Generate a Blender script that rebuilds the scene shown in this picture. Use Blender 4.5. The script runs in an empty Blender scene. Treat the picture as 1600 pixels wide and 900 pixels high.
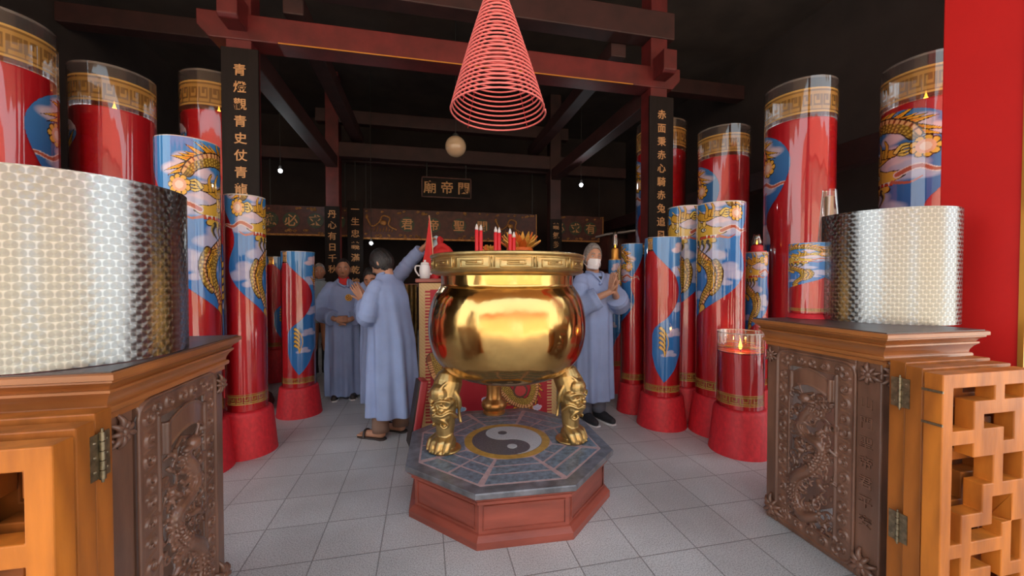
import bpy, bmesh, math, random
import numpy as np
from mathutils import Vector, Matrix

SC = bpy.context.scene
COL = SC.collection
PI = math.pi
R = math.radians
random.seed(7)

# ------------------------------------------------------------------ camera
EYE = Vector((0.0, 0.0, 1.30))
YAW, PITCH, FPX = R(12.3), R(1.114), 617.0
cam = bpy.data.cameras.new('camera')
cam.sensor_width = 36.0
cam.lens = FPX / 1600.0 * 36.0
cam.clip_start = 0.02
camo = bpy.data.objects.new('camera', cam)
COL.objects.link(camo)
camo.location = EYE
camo.rotation_euler = (PI / 2 - PITCH, 0, -YAW)
SC.camera = camo

# ------------------------------------------------------------------ light and exposure
SC.view_settings.view_transform = 'Standard'
SC.view_settings.look = 'None'
SC.view_settings.exposure = 0.6
SC.view_settings.gamma = 1.0
SC.view_settings.use_curve_mapping = False
SC.cycles.use_denoising = True
SC.cycles.transparent_max_bounces = 24
SC.cycles.max_bounces = 10
SC.cycles.diffuse_bounces = 5
SC.cycles.caustics_reflective = False
SC.cycles.caustics_refractive = False
SC.cycles.sample_clamp_indirect = 6.0
SKY_STRENGTH = 1.95
SUN_STRENGTH = 12.0
w = bpy.data.worlds.new('sky')
SC.world = w
w.use_nodes = True
nt = w.node_tree
bg = nt.nodes['Background']
tc = nt.nodes.new('ShaderNodeTexCoord')
sx = nt.nodes.new('ShaderNodeSeparateXYZ')
rp = nt.nodes.new('ShaderNodeValToRGB')
nt.links.new(tc.outputs['Generated'], sx.inputs[0])
nt.links.new(sx.outputs['Z'], rp.inputs[0])
nt.links.new(rp.outputs[0], bg.inputs[0])
rp.color_ramp.elements[0].position = 0.0
rp.color_ramp.elements[0].color = (1.0, 0.97, 0.92, 1)
rp.color_ramp.elements[1].position = 0.7
rp.color_ramp.elements[1].color = (0.60, 0.81, 1.0, 1)
bg.inputs[1].default_value = SKY_STRENGTH
sun = bpy.data.lights.new('sun', 'SUN')
sun.energy = SUN_STRENGTH
sun.angle = R(0.6)
sun.color = (1.0, 0.93, 0.82)
suno = bpy.data.objects.new('sun', sun)
COL.objects.link(suno)
suno.rotation_euler = (R(-24), R(10), 0)       # high sun behind the hall: its front stays in shade
suno.location = (0, 5, 20)

# ------------------------------------------------------------------ helpers: pixels to places
def ray(px, py):
    v = Vector(((px - 800) / FPX, -(py - 450) / FPX, -1.0))
    return camo.rotation_euler.to_matrix() @ v       # length chosen so that depth = 1
def on_z(px, py, z):
    d = ray(px, py)
    t = (z - EYE.z) / d.z
    return EYE + d * t
def at_depth(px, py, dep):
    return EYE + ray(px, py) * dep
def zat(py, dep):
    return EYE.z + (438 - py) / FPX * dep

# ------------------------------------------------------------------ helpers: objects
def tag(o, label=None, cat=None, group=None, kind=None):
    if label: o['label'] = label
    if cat: o['category'] = cat
    if group: o['group'] = group
    if kind: o['kind'] = kind
    return o
def thing(name, label, cat, loc=(0, 0, 0), rz=0, group=None):
    o = bpy.data.objects.new(name, None)
    COL.objects.link(o)
    o.location = loc
    o.rotation_euler = (0, 0, rz)
    o.empty_display_size = 0.1
    return tag(o, label, cat, group)
def link(name, me, mat=None, parent=None, loc=None, rot=None):
    o = bpy.data.objects.new(name, me)
    COL.objects.link(o)
    if mat is not None:
        for m in (mat if isinstance(mat, (list, tuple)) else [mat]):
            me.materials.append(m)
    if parent: o.parent = parent
    if loc is not None: o.location = loc
    if rot is not None: o.rotation_euler = rot
    return o
def bevel(o, wd=0.004, seg=2):
    m = o.modifiers.new('bevel', 'BEVEL')
    m.width = wd
    m.segments = seg
    m.limit_method = 'ANGLE'
    m.angle_limit = R(40)
    return o

class MB:
    """collects verts and faces; each face may carry a material slot"""
    def __init__(s):
        s.v = []; s.f = []; s.mi = []
    def add(s, vs, fs, mi=0, M=None):
        n = len(s.v)
        if M is not None: vs = [M @ Vector(p) for p in vs]
        s.v += [tuple(p) for p in vs]
        s.f += [tuple(i + n for i in f) for f in fs]
        s.mi += [mi] * len(fs)
        return s
    def box(s, x0, x1, y0, y1, z0, z1, mi=0, M=None):
        vs = [(x0,y0,z0),(x1,y0,z0),(x1,y1,z0),(x0,y1,z0),(x0,y0,z1),(x1,y0,z1),(x1,y1,z1),(x0,y1,z1)]
        return s.add(vs, [(0,3,2,1),(4,5,6,7),(0,1,5,4),(1,2,6,5),(2,3,7,6),(3,0,4,7)], mi, M)
    def rings(s, rs, cap0=True, cap1=True, closed=True, mi=0, M=None):
        n = len(rs[0]); vs = [p for r in rs for p in r]; fs = []
        for i in range(len(rs) - 1):
            for j in range(n if closed else n - 1):
                k = (j + 1) % n
                fs.append((i*n+j, i*n+k, (i+1)*n+k, (i+1)*n+j))
        if cap0: fs.append(tuple(range(n - 1, -1, -1)))
        if cap1: fs.append(tuple((len(rs)-1)*n + j for j in range(n)))
        return s.add(vs, fs, mi, M)
    def lathe(s, prof, n=32, mi=0, M=None, cap0=True, cap1=True):
        rs = [[(r*math.cos(2*PI*j/n), r*math.sin(2*PI*j/n), z) for j in range(n)] for r, z in prof]
        return s.rings(rs, cap0, cap1, True, mi, M)
    def tube(s, pts, rad, n=8, mi=0, M=None, caps=True):
        pts = [Vector(p) for p in pts]
        m = len(pts)
        rad = rad if isinstance(rad, (list, tuple)) else [rad] * m
        T = []
        for i in range(m):
            t = pts[min(i+1, m-1)] - pts[max(i-1, 0)]
            T.append(t.normalized() if t.length > 1e-9 else Vector((0,0,1)))
        a = Vector((0,0,1)) if abs(T[0].z) < 0.9 else Vector((1,0,0))
        u = (a - T[0]*a.dot(T[0])).normalized()
        rs = []
        for i in range(m):
            u = (u - T[i]*u.dot(T[i]))
            u = u.normalized() if u.length > 1e-6 else T[i].orthogonal().normalized()
            v = T[i].cross(u)
            rs.append([tuple(pts[i] + (u*math.cos(2*PI*j/n) + v*math.sin(2*PI*j/n))*rad[i]) for j in range(n)])
        return s.rings(rs, caps, caps, True, mi, M)
    def ball(s, c, r, nu=14, nv=9, mi=0, M=None, rot=None):
        r = r if isinstance(r, (list, tuple)) else (r, r, r)
        c = Vector(c)
        rs = []
        for i in range(nv + 1):
            th = PI * i / nv
            k = max(math.sin(th), 0.02)
            ring = []
            for j in range(nu):
                p = Vector((r[0]*k*math.cos(2*PI*j/nu), r[1]*k*math.sin(2*PI*j/nu), -r[2]*math.cos(th)))
                if rot is not None: p = rot @ p
                ring.append(tuple(c + p))
            rs.append(ring)
        return s.rings(rs, True, True, True, mi, M)
    def caps(s, p0, r0, p1, r1, n=12):
        """round ended tapered limb"""
        p0, p1 = Vector(p0), Vector(p1)
        d = p1 - p0
        t = d.normalized() if d.length > 1e-9 else Vector((0,0,1))
        pts, rad = [], []
        for a in (-88, -60, -30, 0):
            pts.append(p0 + t*r0*math.sin(R(a))); rad.append(r0*math.cos(R(a)))
        for a in (0, 30, 60, 88):
            pts.append(p1 + t*r1*math.sin(R(a))); rad.append(r1*math.cos(R(a)))
        return s.tube(pts, rad, n)
    def chain(s, pts, rad, n=12):
        for i in range(len(pts) - 1):
            s.caps(pts[i], rad[i], pts[i+1], rad[i+1], n)
        return s
    def mesh(s, name='mesh', smooth=None):
        me = bpy.data.meshes.new(name)
        me.from_pydata(s.v, [], s.f)
        me.polygons.foreach_set('material_index', s.mi)
        me.update()
        if smooth:
            me.polygons.foreach_set('use_smooth', [True]*len(s.f))
            if smooth is not True: me.set_sharp_from_angle(angle=R(smooth))
        return me
    def build(s, name, mat=None, parent=None, smooth=None, loc=None, rot=None):
        return link(name, s.mesh(name, smooth), mat, parent, loc, rot)
def fix_normals(me):
    bm = bmesh.new(); bm.from_mesh(me)
    bmesh.ops.recalc_face_normals(bm, faces=bm.faces)
    bm.to_mesh(me); bm.free()
    return me
def remesh(mb, vox, it=3, name='mesh'):
    """one continuous surface around everything collected in mb"""
    me = fix_normals(mb.mesh('tmp'))
    o = bpy.data.objects.new('tmp', me); COL.objects.link(o)
    m = o.modifiers.new('r', 'REMESH'); m.mode = 'VOXEL'; m.voxel_size = vox
    if it:
        q = o.modifiers.new('s', 'SMOOTH'); q.factor = 0.5; q.iterations = it
    bpy.context.view_layer.update()
    out = bpy.data.meshes.new_from_object(o.evaluated_get(bpy.context.evaluated_depsgraph_get()))
    out.name = name
    bpy.data.objects.remove(o); bpy.data.meshes.remove(me)
    out.polygons.foreach_set('use_smooth', [True]*len(out.polygons))
    out.materials.clear()
    return out
def copy_thing(o):
    c = o.copy(); COL.objects.link(c)
    for ch in list(o.children):
        d = ch.copy(); COL.objects.link(d); d.parent = c
        for g in list(ch.children):
            e = g.copy(); COL.objects.link(e); e.parent = d
    return c
def text_mesh(body, size=1.0, extrude=0.004, line=1.0):
    c = bpy.data.curves.new('t', 'FONT')
    c.body = body; c.size = size; c.extrude = extrude; c.align_x = 'CENTER'; c.space_line = line
    c.offset = 0.012 * size
    o = bpy.data.objects.new('t', c); COL.objects.link(o)
    bpy.context.view_layer.update()
    me = bpy.data.meshes.new_from_object(o.evaluated_get(bpy.context.evaluated_depsgraph_get()))
    bpy.data.objects.remove(o); bpy.data.curves.remove(c)
    n = len(me.vertices)
    co = np.empty(n*3, 'f'); me.vertices.foreach_get('co', co); co = co.reshape(-1, 3)
    co -= (co.max(0) + co.min(0)) / 2
    co = np.stack([co[:,0], -co[:,2], co[:,1]], 1)        # stand it up, readable from -Y
    me.vertices.foreach_set('co', co.ravel()); me.update()
    me.materials.clear()
    return me
def spline(pts, n=8):
    P = [Vector(p) if len(p) == 3 else Vector((p[0], p[1], 0)) for p in pts]
    out = []
    for i in range(len(P) - 1):
        a, b, c, d = P[max(i-1,0)], P[i], P[i+1], P[min(i+2, len(P)-1)]
        for k in range(n):
            t = k / n
            out.append(0.5*((2*b) + (c-a)*t + (2*a-5*b+4*c-d)*t*t + (3*b-a-3*c+d)*t**3))
    out.append(P[-1])
    return out

# ------------------------------------------------------------------ helpers: materials
def mat(name, col, rough=0.5, metal=0.0, coat=0.0, emis=None, es=0.0, var=0.0, vscale=8.0, bump=0.0, bscale=60.0, stretch=None, spec=0.5, col2=None):
    m = bpy.data.materials.new(name); m.use_nodes = True
    t = m.node_tree; p = t.nodes['Principled BSDF']
    p.inputs['Base Color'].default_value = (*col, 1)
    p.inputs['Roughness'].default_value = rough
    p.inputs['Metallic'].default_value = metal
    p.inputs['Coat Weight'].default_value = coat
    p.inputs['Coat Roughness'].default_value = 0.12
    p.inputs['Specular IOR Level'].default_value = spec
    if emis:
        p.inputs['Emission Color'].default_value = (*emis, 1)
        p.inputs['Emission Strength'].default_value = es
    if var or bump:
        tcn = t.nodes.new('ShaderNodeTexCoord'); mp = t.nodes.new('ShaderNodeMapping')
        t.links.new(tcn.outputs['Object'], mp.inputs[0])
        if stretch: mp.inputs['Scale'].default_value = stretch
    if var:
        n = t.nodes.new('ShaderNodeTexNoise'); n.inputs['Scale'].default_value = vscale; n.inputs['Detail'].default_value = 6
        t.links.new(mp.outputs[0], n.inputs['Vector'])
        r = t.nodes.new('ShaderNodeValToRGB')
        c2 = col2 or tuple(c*(1-var) for c in col)
        r.color_ramp.elements[0].position = 0.32; r.color_ramp.elements[0].color = (*c2, 1)
        r.color_ramp.elements[1].position = 0.68; r.color_ramp.elements[1].color = (*[min(1, c*(1+var*0.5)) for c in col], 1)
        t.links.new(n.outputs['Fac'], r.inputs[0]); t.links.new(r.outputs[0], p.inputs['Base Color'])
    if bump:
        n2 = t.nodes.new('ShaderNodeTexNoise'); n2.inputs['Scale'].default_value = bscale; n2.inputs['Detail'].default_value = 5
        t.links.new(mp.outputs[0], n2.inputs['Vector'])
        b = t.nodes.new('ShaderNodeBump'); b.inputs['Strength'].default_value = bump; b.inputs['Distance'].default_value = 0.01
        t.links.new(n2.outputs['Fac'], b.inputs['Height']); t.links.new(b.outputs[0], p.inputs['Normal'])
    return m

M = {}
M['red_wax'] = mat('red_wax', (0.70, 0.010, 0.020), 0.42, var=0.12, vscale=3)
M['red_base'] = mat('red_painted_base', (0.62, 0.018, 0.030), 0.55, var=0.2, vscale=9, bump=0.15, bscale=25)
M['red_paint'] = mat('red_pillar_paint', (0.66, 0.014, 0.012), 0.5, var=0.06, vscale=2, bump=0.05, bscale=40)
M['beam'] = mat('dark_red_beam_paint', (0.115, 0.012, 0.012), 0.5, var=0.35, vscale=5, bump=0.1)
M['beam_dark'] = mat('shaded_red_beam_paint', (0.042, 0.012, 0.011), 0.6, var=0.35, vscale=5)  # beam red darkened in its colour to carry the shade of the inner hall
M['gilt'] = mat('gilt_edge', (0.72, 0.34, 0.06), 0.35, 0.6)
M['soot'] = mat('sooty_ceiling', (0.052, 0.034, 0.028), 0.9, var=0.3, vscale=2)
M['sootwall'] = mat('sooty_wall', (0.034, 0.022, 0.020), 0.85, var=0.3, vscale=2)
M['plaque'] = mat('dark_plaque_wood', (0.010, 0.007, 0.006), 0.6, spec=0.2, var=0.3, vscale=20, stretch=(1,1,0.1))
M['letter_gold'] = mat('faded_gold_letters', (0.56, 0.30, 0.12), 0.5, 0.15)
M['wood_dark'] = mat('dark_carved_wood', (0.185, 0.088, 0.055), 0.36, coat=0.30, var=0.35, vscale=14, bump=0.08, stretch=(1,1,0.25))
M['wood_mid'] = mat('lacquered_brown_wood', (0.36, 0.125, 0.034), 0.38, coat=0.4, var=0.35, vscale=10, bump=0.06, stretch=(0.3,0.3,1))
M['wood_top'] = mat('worn_dark_top', (0.07, 0.045, 0.04), 0.45, coat=0.2, var=0.4, vscale=6)
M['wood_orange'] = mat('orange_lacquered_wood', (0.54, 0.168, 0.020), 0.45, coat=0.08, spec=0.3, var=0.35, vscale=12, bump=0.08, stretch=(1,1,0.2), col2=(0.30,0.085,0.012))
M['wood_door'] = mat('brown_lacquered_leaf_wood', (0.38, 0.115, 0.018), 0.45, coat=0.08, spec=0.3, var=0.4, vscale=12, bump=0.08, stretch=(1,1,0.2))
M['brass'] = mat('worn_brass', (0.30, 0.24, 0.15), 0.4, 0.9, var=0.4, vscale=60)
M['ped_wood'] = mat('red_brown_pedestal_wood', (0.30, 0.070, 0.045), 0.42, coat=0.25, var=0.35, vscale=5, stretch=(0.5,0.5,3), bump=0.04)
M['slate'] = mat('dark_slate', (0.15, 0.155, 0.175), 0.35, var=0.5, vscale=14, bump=0.1, coat=0.2)
M['blue_tile'] = mat('blue_grey_tile', (0.16, 0.22, 0.28), 0.38, var=0.5, vscale=40, bump=0.2, coat=0.2)
M['grout'] = mat('pink_grout', (0.48, 0.33, 0.33), 0.6, var=0.2, vscale=30)
M['yin'] = mat('dark_grey_terrazzo', (0.10, 0.105, 0.12), 0.4, var=0.4, vscale=90)
M['yang'] = mat('pale_grey_terrazzo', (0.50, 0.50, 0.51), 0.4, var=0.15, vscale=90)
M['ochre'] = mat('ochre_ring', (0.50, 0.28, 0.06), 0.42, var=0.2, vscale=30)
M['leg_gold'] = mat('satin_gold', (0.54, 0.37, 0.145), 0.36, 0.9, var=0.25, vscale=12, bump=0.1, bscale=40)
M['copper_gold'] = mat('dull_copper_gold', (0.50, 0.24, 0.075), 0.36, 0.85, var=0.25, vscale=10)
M['robe'] = mat('blue_grey_cotton', (0.27, 0.345, 0.56), 0.85, var=0.10, vscale=5, bump=0.18, bscale=14, spec=0.2)
M['skin_old'] = mat('tanned_skin', (0.40, 0.19, 0.11), 0.5, var=0.15, vscale=20)
M['skin'] = mat('skin', (0.46, 0.235, 0.145), 0.5, var=0.10, vscale=20)
M['hair_black'] = mat('black_hair', (0.012, 0.010, 0.010), 0.45, var=0.4, vscale=60, bump=0.5, bscale=120)
M['hair_grey'] = mat('grey_hair', (0.22, 0.20, 0.18), 0.5, var=0.4, vscale=60, bump=0.5, bscale=120)
M['white_cloth'] = mat('white_mask_cloth', (0.75, 0.72, 0.72), 0.8, bump=0.1)
M['red_cloth'] = mat('red_cloth', (0.55, 0.02, 0.02), 0.75, bump=0.3, bscale=20)
M['black_cloth'] = mat('black_cloth', (0.02, 0.02, 0.025), 0.8)
M['grey_cloth'] = mat('grey_shirt', (0.20, 0.25, 0.27), 0.85)
M['brown_cloth'] = mat('brown_trousers', (0.20, 0.12, 0.085), 0.85, bump=0.2, bscale=14)
M['grey_trousers'] = mat('blue_grey_trousers', (0.12, 0.14, 0.19), 0.85, bump=0.2, bscale=14)
M['leather'] = mat('dark_leather', (0.035, 0.025, 0.022), 0.5)
M['eye_white'] = mat('eye_white', (0.5, 0.45, 0.42), 0.3)
M['eye_dark'] = mat('dark_iris', (0.02, 0.012, 0.01), 0.2)
M['lip'] = mat('lip', (0.26, 0.075, 0.055), 0.5)
M['emblem_gold'] = mat('gold_thread', (0.75, 0.38, 0.05), 0.6)
M['emblem_dark'] = mat('brown_thread', (0.10, 0.035, 0.02), 0.7)
M['incense'] = mat('pink_red_incense', (0.90, 0.20, 0.18), 0.7, var=0.08, vscale=30)
M['thread'] = mat('red_thread', (0.5, 0.02, 0.03), 0.7)
M['ivory'] = mat('ivory_globe', (0.62, 0.42, 0.27), 0.25, coat=0.5)
M['black_metal'] = mat('black_metal', (0.02, 0.018, 0.017), 0.5)
M['porcelain'] = mat('white_porcelain', (0.70, 0.68, 0.68), 0.2, coat=0.5)
M['pale_blue'] = mat('pale_blue_glaze', (0.50, 0.66, 0.72), 0.3, coat=0.4)
M['gold_paper'] = mat('gold_joss_paper', (0.76, 0.40, 0.07), 0.45, 0.15, var=0.3, vscale=30)
M['orange_paper'] = mat('orange_joss_paper', (0.72, 0.16, 0.02), 0.5)
M['cushion'] = mat('red_leatherette', (0.36, 0.028, 0.034), 0.4, coat=0.15, bump=0.12, bscale=20)
M['flame'] = mat('flame', (1, 0.4, 0.05), 0.5, emis=(1.0, 0.36, 0.03), es=7.0)
M['wick'] = mat('wick', (0.02, 0.015, 0.01), 0.9)
M['bulb'] = mat('lit_bulb', (1, 1, 1), 0.5, emis=(0.92, 0.97, 1.0), es=14.0)
M['brocade'] = mat('olive_gold_brocade', (0.26, 0.15, 0.035), 0.6, var=0.5, vscale=25)
M['green'] = mat('dark_green_lacquer', (0.03, 0.055, 0.025), 0.5, var=0.3)
M['maroon'] = mat('maroon_lacquer', (0.075, 0.018, 0.012), 0.5, var=0.4, vscale=12)
M['gilt_carving'] = mat('dull_gilt_carving', (0.46, 0.22, 0.06), 0.45, 0.4, var=0.4, vscale=40)
M['clear'] = mat('clear_plastic', (0.7, 0.68, 0.66), 0.08, coat=1.0)

def node(t, kind, **kw):
    n = t.nodes.new(kind)
    for k, v in kw.items(): setattr(n, k, v)
    return n
def vmath(t, op, a, b=None, out=0):
    n = node(t, 'ShaderNodeVectorMath', operation=op)
    for i, x in enumerate((a, b)):
        if x is None: continue
        if isinstance(x, (tuple, list)): n.inputs[i].default_value = x
        elif isinstance(x, (int, float)): n.inputs['Scale'].default_value = x
        elif op == 'SCALE' and i == 1: t.links.new(x, n.inputs['Scale'])
        else: t.links.new(x, n.inputs[i])
    return n.outputs[out]
def fmath(t, op, a, b=None, c=None):
    n = node(t, 'ShaderNodeMath', operation=op)
    for i, x in enumerate((a, b, c)):
        if x is None: continue
        if isinstance(x, (int, float)): n.inputs[i].default_value = x
        else: t.links.new(x, n.inputs[i])
    return n.outputs[0]

def floor_material():
    m = bpy.data.materials.new('terrazzo_floor_tiles'); m.use_nodes = True
    t = m.node_tree; p = t.nodes['Principled BSDF']
    tc = node(t, 'ShaderNodeTexCoord')
    mp = node(t, 'ShaderNodeMapping'); t.links.new(tc.outputs['Object'], mp.inputs[0])
    mp.inputs['Location'].default_value = (0.22, -1.96, 0)
    br = node(t, 'ShaderNodeTexBrick', offset=0.0, squash=1.0)
    br.inputs['Scale'].default_value = 1.0
    br.inputs['Brick Width'].default_value = 0.3
    br.inputs['Row Height'].default_value = 0.3
    br.inputs['Mortar Size'].default_value = 0.0035
    br.inputs['Mortar Smooth'].default_value = 0.3
    br.inputs['Bias'].default_value = 0.0
    br.inputs['Color1'].default_value = (0.635, 0.645, 0.645, 1)
    br.inputs['Color2'].default_value = (0.71, 0.72, 0.72, 1)
    br.inputs['Mortar'].default_value = (0.34, 0.335, 0.33, 1)
    t.links.new(mp.outputs[0], br.inputs['Vector'])
    n = node(t, 'ShaderNodeTexNoise'); n.inputs['Scale'].default_value = 170; n.inputs['Detail'].default_value = 2
    n2 = node(t, 'ShaderNodeTexNoise'); n2.inputs['Scale'].default_value = 1.7; n2.inputs['Detail'].default_value = 5
    for q in (n, n2): t.links.new(tc.outputs['Object'], q.inputs['Vector'])
    r = node(t, 'ShaderNodeValToRGB')
    r.color_ramp.elements[0].position = 0.36; r.color_ramp.elements[0].color = (0.62, 0.62, 0.62, 1)
    r.color_ramp.elements[1].position = 0.56; r.color_ramp.elements[1].color = (1.05, 1.05, 1.05, 1)
    t.links.new(n.outputs['Fac'], r.inputs[0])
    r2 = node(t, 'ShaderNodeValToRGB')
    r2.color_ramp.elements[0].position = 0.3; r2.color_ramp.elements[0].color = (0.72, 0.70, 0.69, 1)
    r2.color_ramp.elements[1].position = 0.7; r2.color_ramp.elements[1].color = (1.0, 1.0, 1.0, 1)
    t.links.new(n2.outputs['Fac'], r2.inputs[0])
    a = node(t, 'ShaderNodeMixRGB', blend_type='MULTIPLY'); a.inputs[0].default_value = 1
    b = node(t, 'ShaderNodeMixRGB', blend_type='MULTIPLY'); b.inputs[0].default_value = 1
    t.links.new(br.outputs['Color'], a.inputs[1]); t.links.new(r.outputs[0], a.inputs[2])
    t.links.new(a.outputs[0], b.inputs[1]); t.links.new(r2.outputs[0], b.inputs[2])
    t.links.new(b.outputs[0], p.inputs['Base Color'])
    p.inputs['Roughness'].default_value = 0.42
    bp = node(t, 'ShaderNodeBump'); bp.inputs['Strength'].default_value = 0.35; bp.inputs['Distance'].default_value = 0.004
    inv = fmath(t, 'SUBTRACT', 1.0, br.outputs['Fac'])
    t.links.new(inv, bp.inputs['Height']); t.links.new(bp.outputs[0], p.inputs['Normal'])
    return m
M['floor'] = floor_material()

def steel_material():
    """engine-turned steel: rows of brushed discs, each disc's grain running in circles"""
    m = bpy.data.materials.new('engine_turned_steel'); m.use_nodes = True
    t = m.node_tree; p = t.nodes['Principled BSDF']
    uv = node(t, 'ShaderNodeUVMap')
    c = 0.029
    q = vmath(t, 'SCALE', uv.outputs[0], 1.0 / c)
    s = node(t, 'ShaderNodeSeparateXYZ'); t.links.new(q, s.inputs[0])
    vv = fmath(t, 'DIVIDE', s.outputs[1], 0.72)
    row = fmath(t, 'FLOOR', vv)
    odd = fmath(t, 'MULTIPLY', fmath(t, 'MODULO', row, 2.0), 0.5)
    x = fmath(t, 'SUBTRACT', fmath(t, 'FRACT', fmath(t, 'ADD', s.outputs[0], odd)), 0.5)
    y = fmath(t, 'MULTIPLY', fmath(t, 'SUBTRACT', fmath(t, 'FRACT', vv), 0.42), 0.72)
    geo = node(t, 'ShaderNodeNewGeometry')
    h = vmath(t, 'NORMALIZE', vmath(t, 'CROSS_PRODUCT', (0, 0, 1), geo.outputs['True Normal']))
    zz = node(t, 'ShaderNodeCombineXYZ'); t.links.new(x, zz.inputs[2])
    tang = vmath(t, 'ADD', vmath(t, 'SCALE', h, fmath(t, 'MULTIPLY', y, -1.0)), zz.outputs[0])
    t.links.new(vmath(t, 'NORMALIZE', tang), p.inputs['Tangent'])
    rad = fmath(t, 'SQRT', fmath(t, 'ADD', fmath(t, 'MULTIPLY', x, x), fmath(t, 'MULTIPLY', y, y)))
    edge = node(t, 'ShaderNodeMapRange'); t.links.new(rad, edge.inputs[0])
    edge.inputs[1].default_value = 0.40; edge.inputs[2].default_value = 0.52
    edge.inputs[3].default_value = 0.0; edge.inputs[4].default_value = 1.0
    rp = node(t, 'ShaderNodeMixRGB'); t.links.new(edge.outputs[0], rp.inputs[0])
    rp.inputs[1].default_value = (0.27, 0.275, 0.275, 1); rp.inputs[2].default_value = (0.42, 0.425, 0.42, 1)
    t.links.new(rp.outputs[0], p.inputs['Base Color'])
    p.inputs['Metallic'].default_value = 1.0
    p.inputs['Roughness'].default_value = 0.26
    p.inputs['Anisotropic'].default_value = 0.90
    bp = node(t, 'ShaderNodeBump'); bp.inputs['Strength'].default_value = 0.05; bp.inputs['Distance'].default_value = 0.002
    t.links.new(rad, bp.inputs['Height']); t.links.new(bp.outputs[0], p.inputs['Normal'])
    return m
M['steel'] = steel_material()

def pot_material():
    m = bpy.data.materials.new('polished_gold_brass'); m.use_nodes = True
    t = m.node_tree; p = t.nodes['Principled BSDF']
    tc = node(t, 'ShaderNodeTexCoord'); mp = node(t, 'ShaderNodeMapping')
    t.links.new(tc.outputs['Object'], mp.inputs[0]); mp.inputs['Scale'].default_value = (1, 1, 0.55)
    n = node(t, 'ShaderNodeTexNoise'); n.inputs['Scale'].default_value = 7; n.inputs['Detail'].default_value = 2
    n2 = node(t, 'ShaderNodeTexVoronoi'); n2.inputs['Scale'].default_value = 26
    for k in (n, n2): t.links.new(mp.outputs[0], k.inputs['Vector'])
    h = fmath(t, 'ADD', n.outputs['Fac'], fmath(t, 'MULTIPLY', n2.outputs['Distance'], 0.10))
    b = node(t, 'ShaderNodeBump'); b.inputs['Strength'].default_value = 0.28; b.inputs['Distance'].default_value = 0.02
    t.links.new(h, b.inputs['Height']); t.links.new(b.outputs[0], p.inputs['Normal'])
    n3 = node(t, 'ShaderNodeTexNoise'); n3.inputs['Scale'].default_value = 5; n3.inputs['Detail'].default_value = 6
    t.links.new(tc.outputs['Object'], n3.inputs['Vector'])
    r = node(t, 'ShaderNodeMapRange'); t.links.new(n3.outputs['Fac'], r.inputs[0])
    r.inputs[1].default_value = 0.3; r.inputs[2].default_value = 0.7; r.inputs[3].default_value = 0.08; r.inputs[4].default_value = 0.24
    t.links.new(r.outputs[0], p.inputs['Roughness'])
    p.inputs['Base Color'].default_value = (0.66, 0.385, 0.125, 1)
    p.inputs['Metallic'].default_value = 1.0
    return m
M['pot'] = pot_material()

def print_material(name, film=True, rough=0.04):
    """colour and opacity of a printed film come from the print itself (attribute 'print')"""
    m = bpy.data.materials.new(name); m.use_nodes = True
    t = m.node_tree; p = t.nodes['Principled BSDF']; out = t.nodes['Material Output']
    at = node(t, 'ShaderNodeAttribute', attribute_name='print')
    t.links.new(at.outputs['Color'], p.inputs['Base Color'])
    p.inputs['Roughness'].default_value = 0.5
    if not film: return m
    p.inputs['Specular IOR Level'].default_value = 0.0
    tr = node(t, 'ShaderNodeBsdfTransparent')
    mx = node(t, 'ShaderNodeMixShader')
    t.links.new(at.outputs['Alpha'], mx.inputs[0]); t.links.new(tr.outputs[0], mx.inputs[1]); t.links.new(p.outputs[0], mx.inputs[2])
    gl = node(t, 'ShaderNodeBsdfGlossy'); gl.inputs['Roughness'].default_value = rough
    n = node(t, 'ShaderNodeTexNoise'); n.inputs['Scale'].default_value = 5.0; n.inputs['Detail'].default_value = 0.8
    tc = node(t, 'ShaderNodeTexCoord'); mp = node(t, 'ShaderNodeMapping'); mp.inputs['Scale'].default_value = (0.9, 0.9, 0.22)
    t.links.new(tc.outputs['Object'], mp.inputs[0]); t.links.new(mp.outputs[0], n.inputs['Vector'])
    b = node(t, 'ShaderNodeBump'); b.inputs['Strength'].default_value = 0.22; b.inputs['Distance'].default_value = 0.05
    t.links.new(n.outputs['Fac'], b.inputs['Height'])
    fr = node(t, 'ShaderNodeFresnel'); fr.inputs['IOR'].default_value = 1.5
    for k in (gl, fr): t.links.new(b.outputs[0], k.inputs['Normal'])
    f2 = fmath(t, 'MINIMUM', fmath(t, 'MULTIPLY', fr.outputs[0], 2.0), 0.75)
    m2 = node(t, 'ShaderNodeMixShader')
    t.links.new(f2, m2.inputs[0]); t.links.new(mx.outputs[0], m2.inputs[1]); t.links.new(gl.outputs[0], m2.inputs[2])
    t.links.new(m2.outputs[0], out.inputs[0])
    return m
M['film'] = print_material('printed_film')
M['embroidery'] = print_material('embroidered_cloth', film=False)

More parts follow.
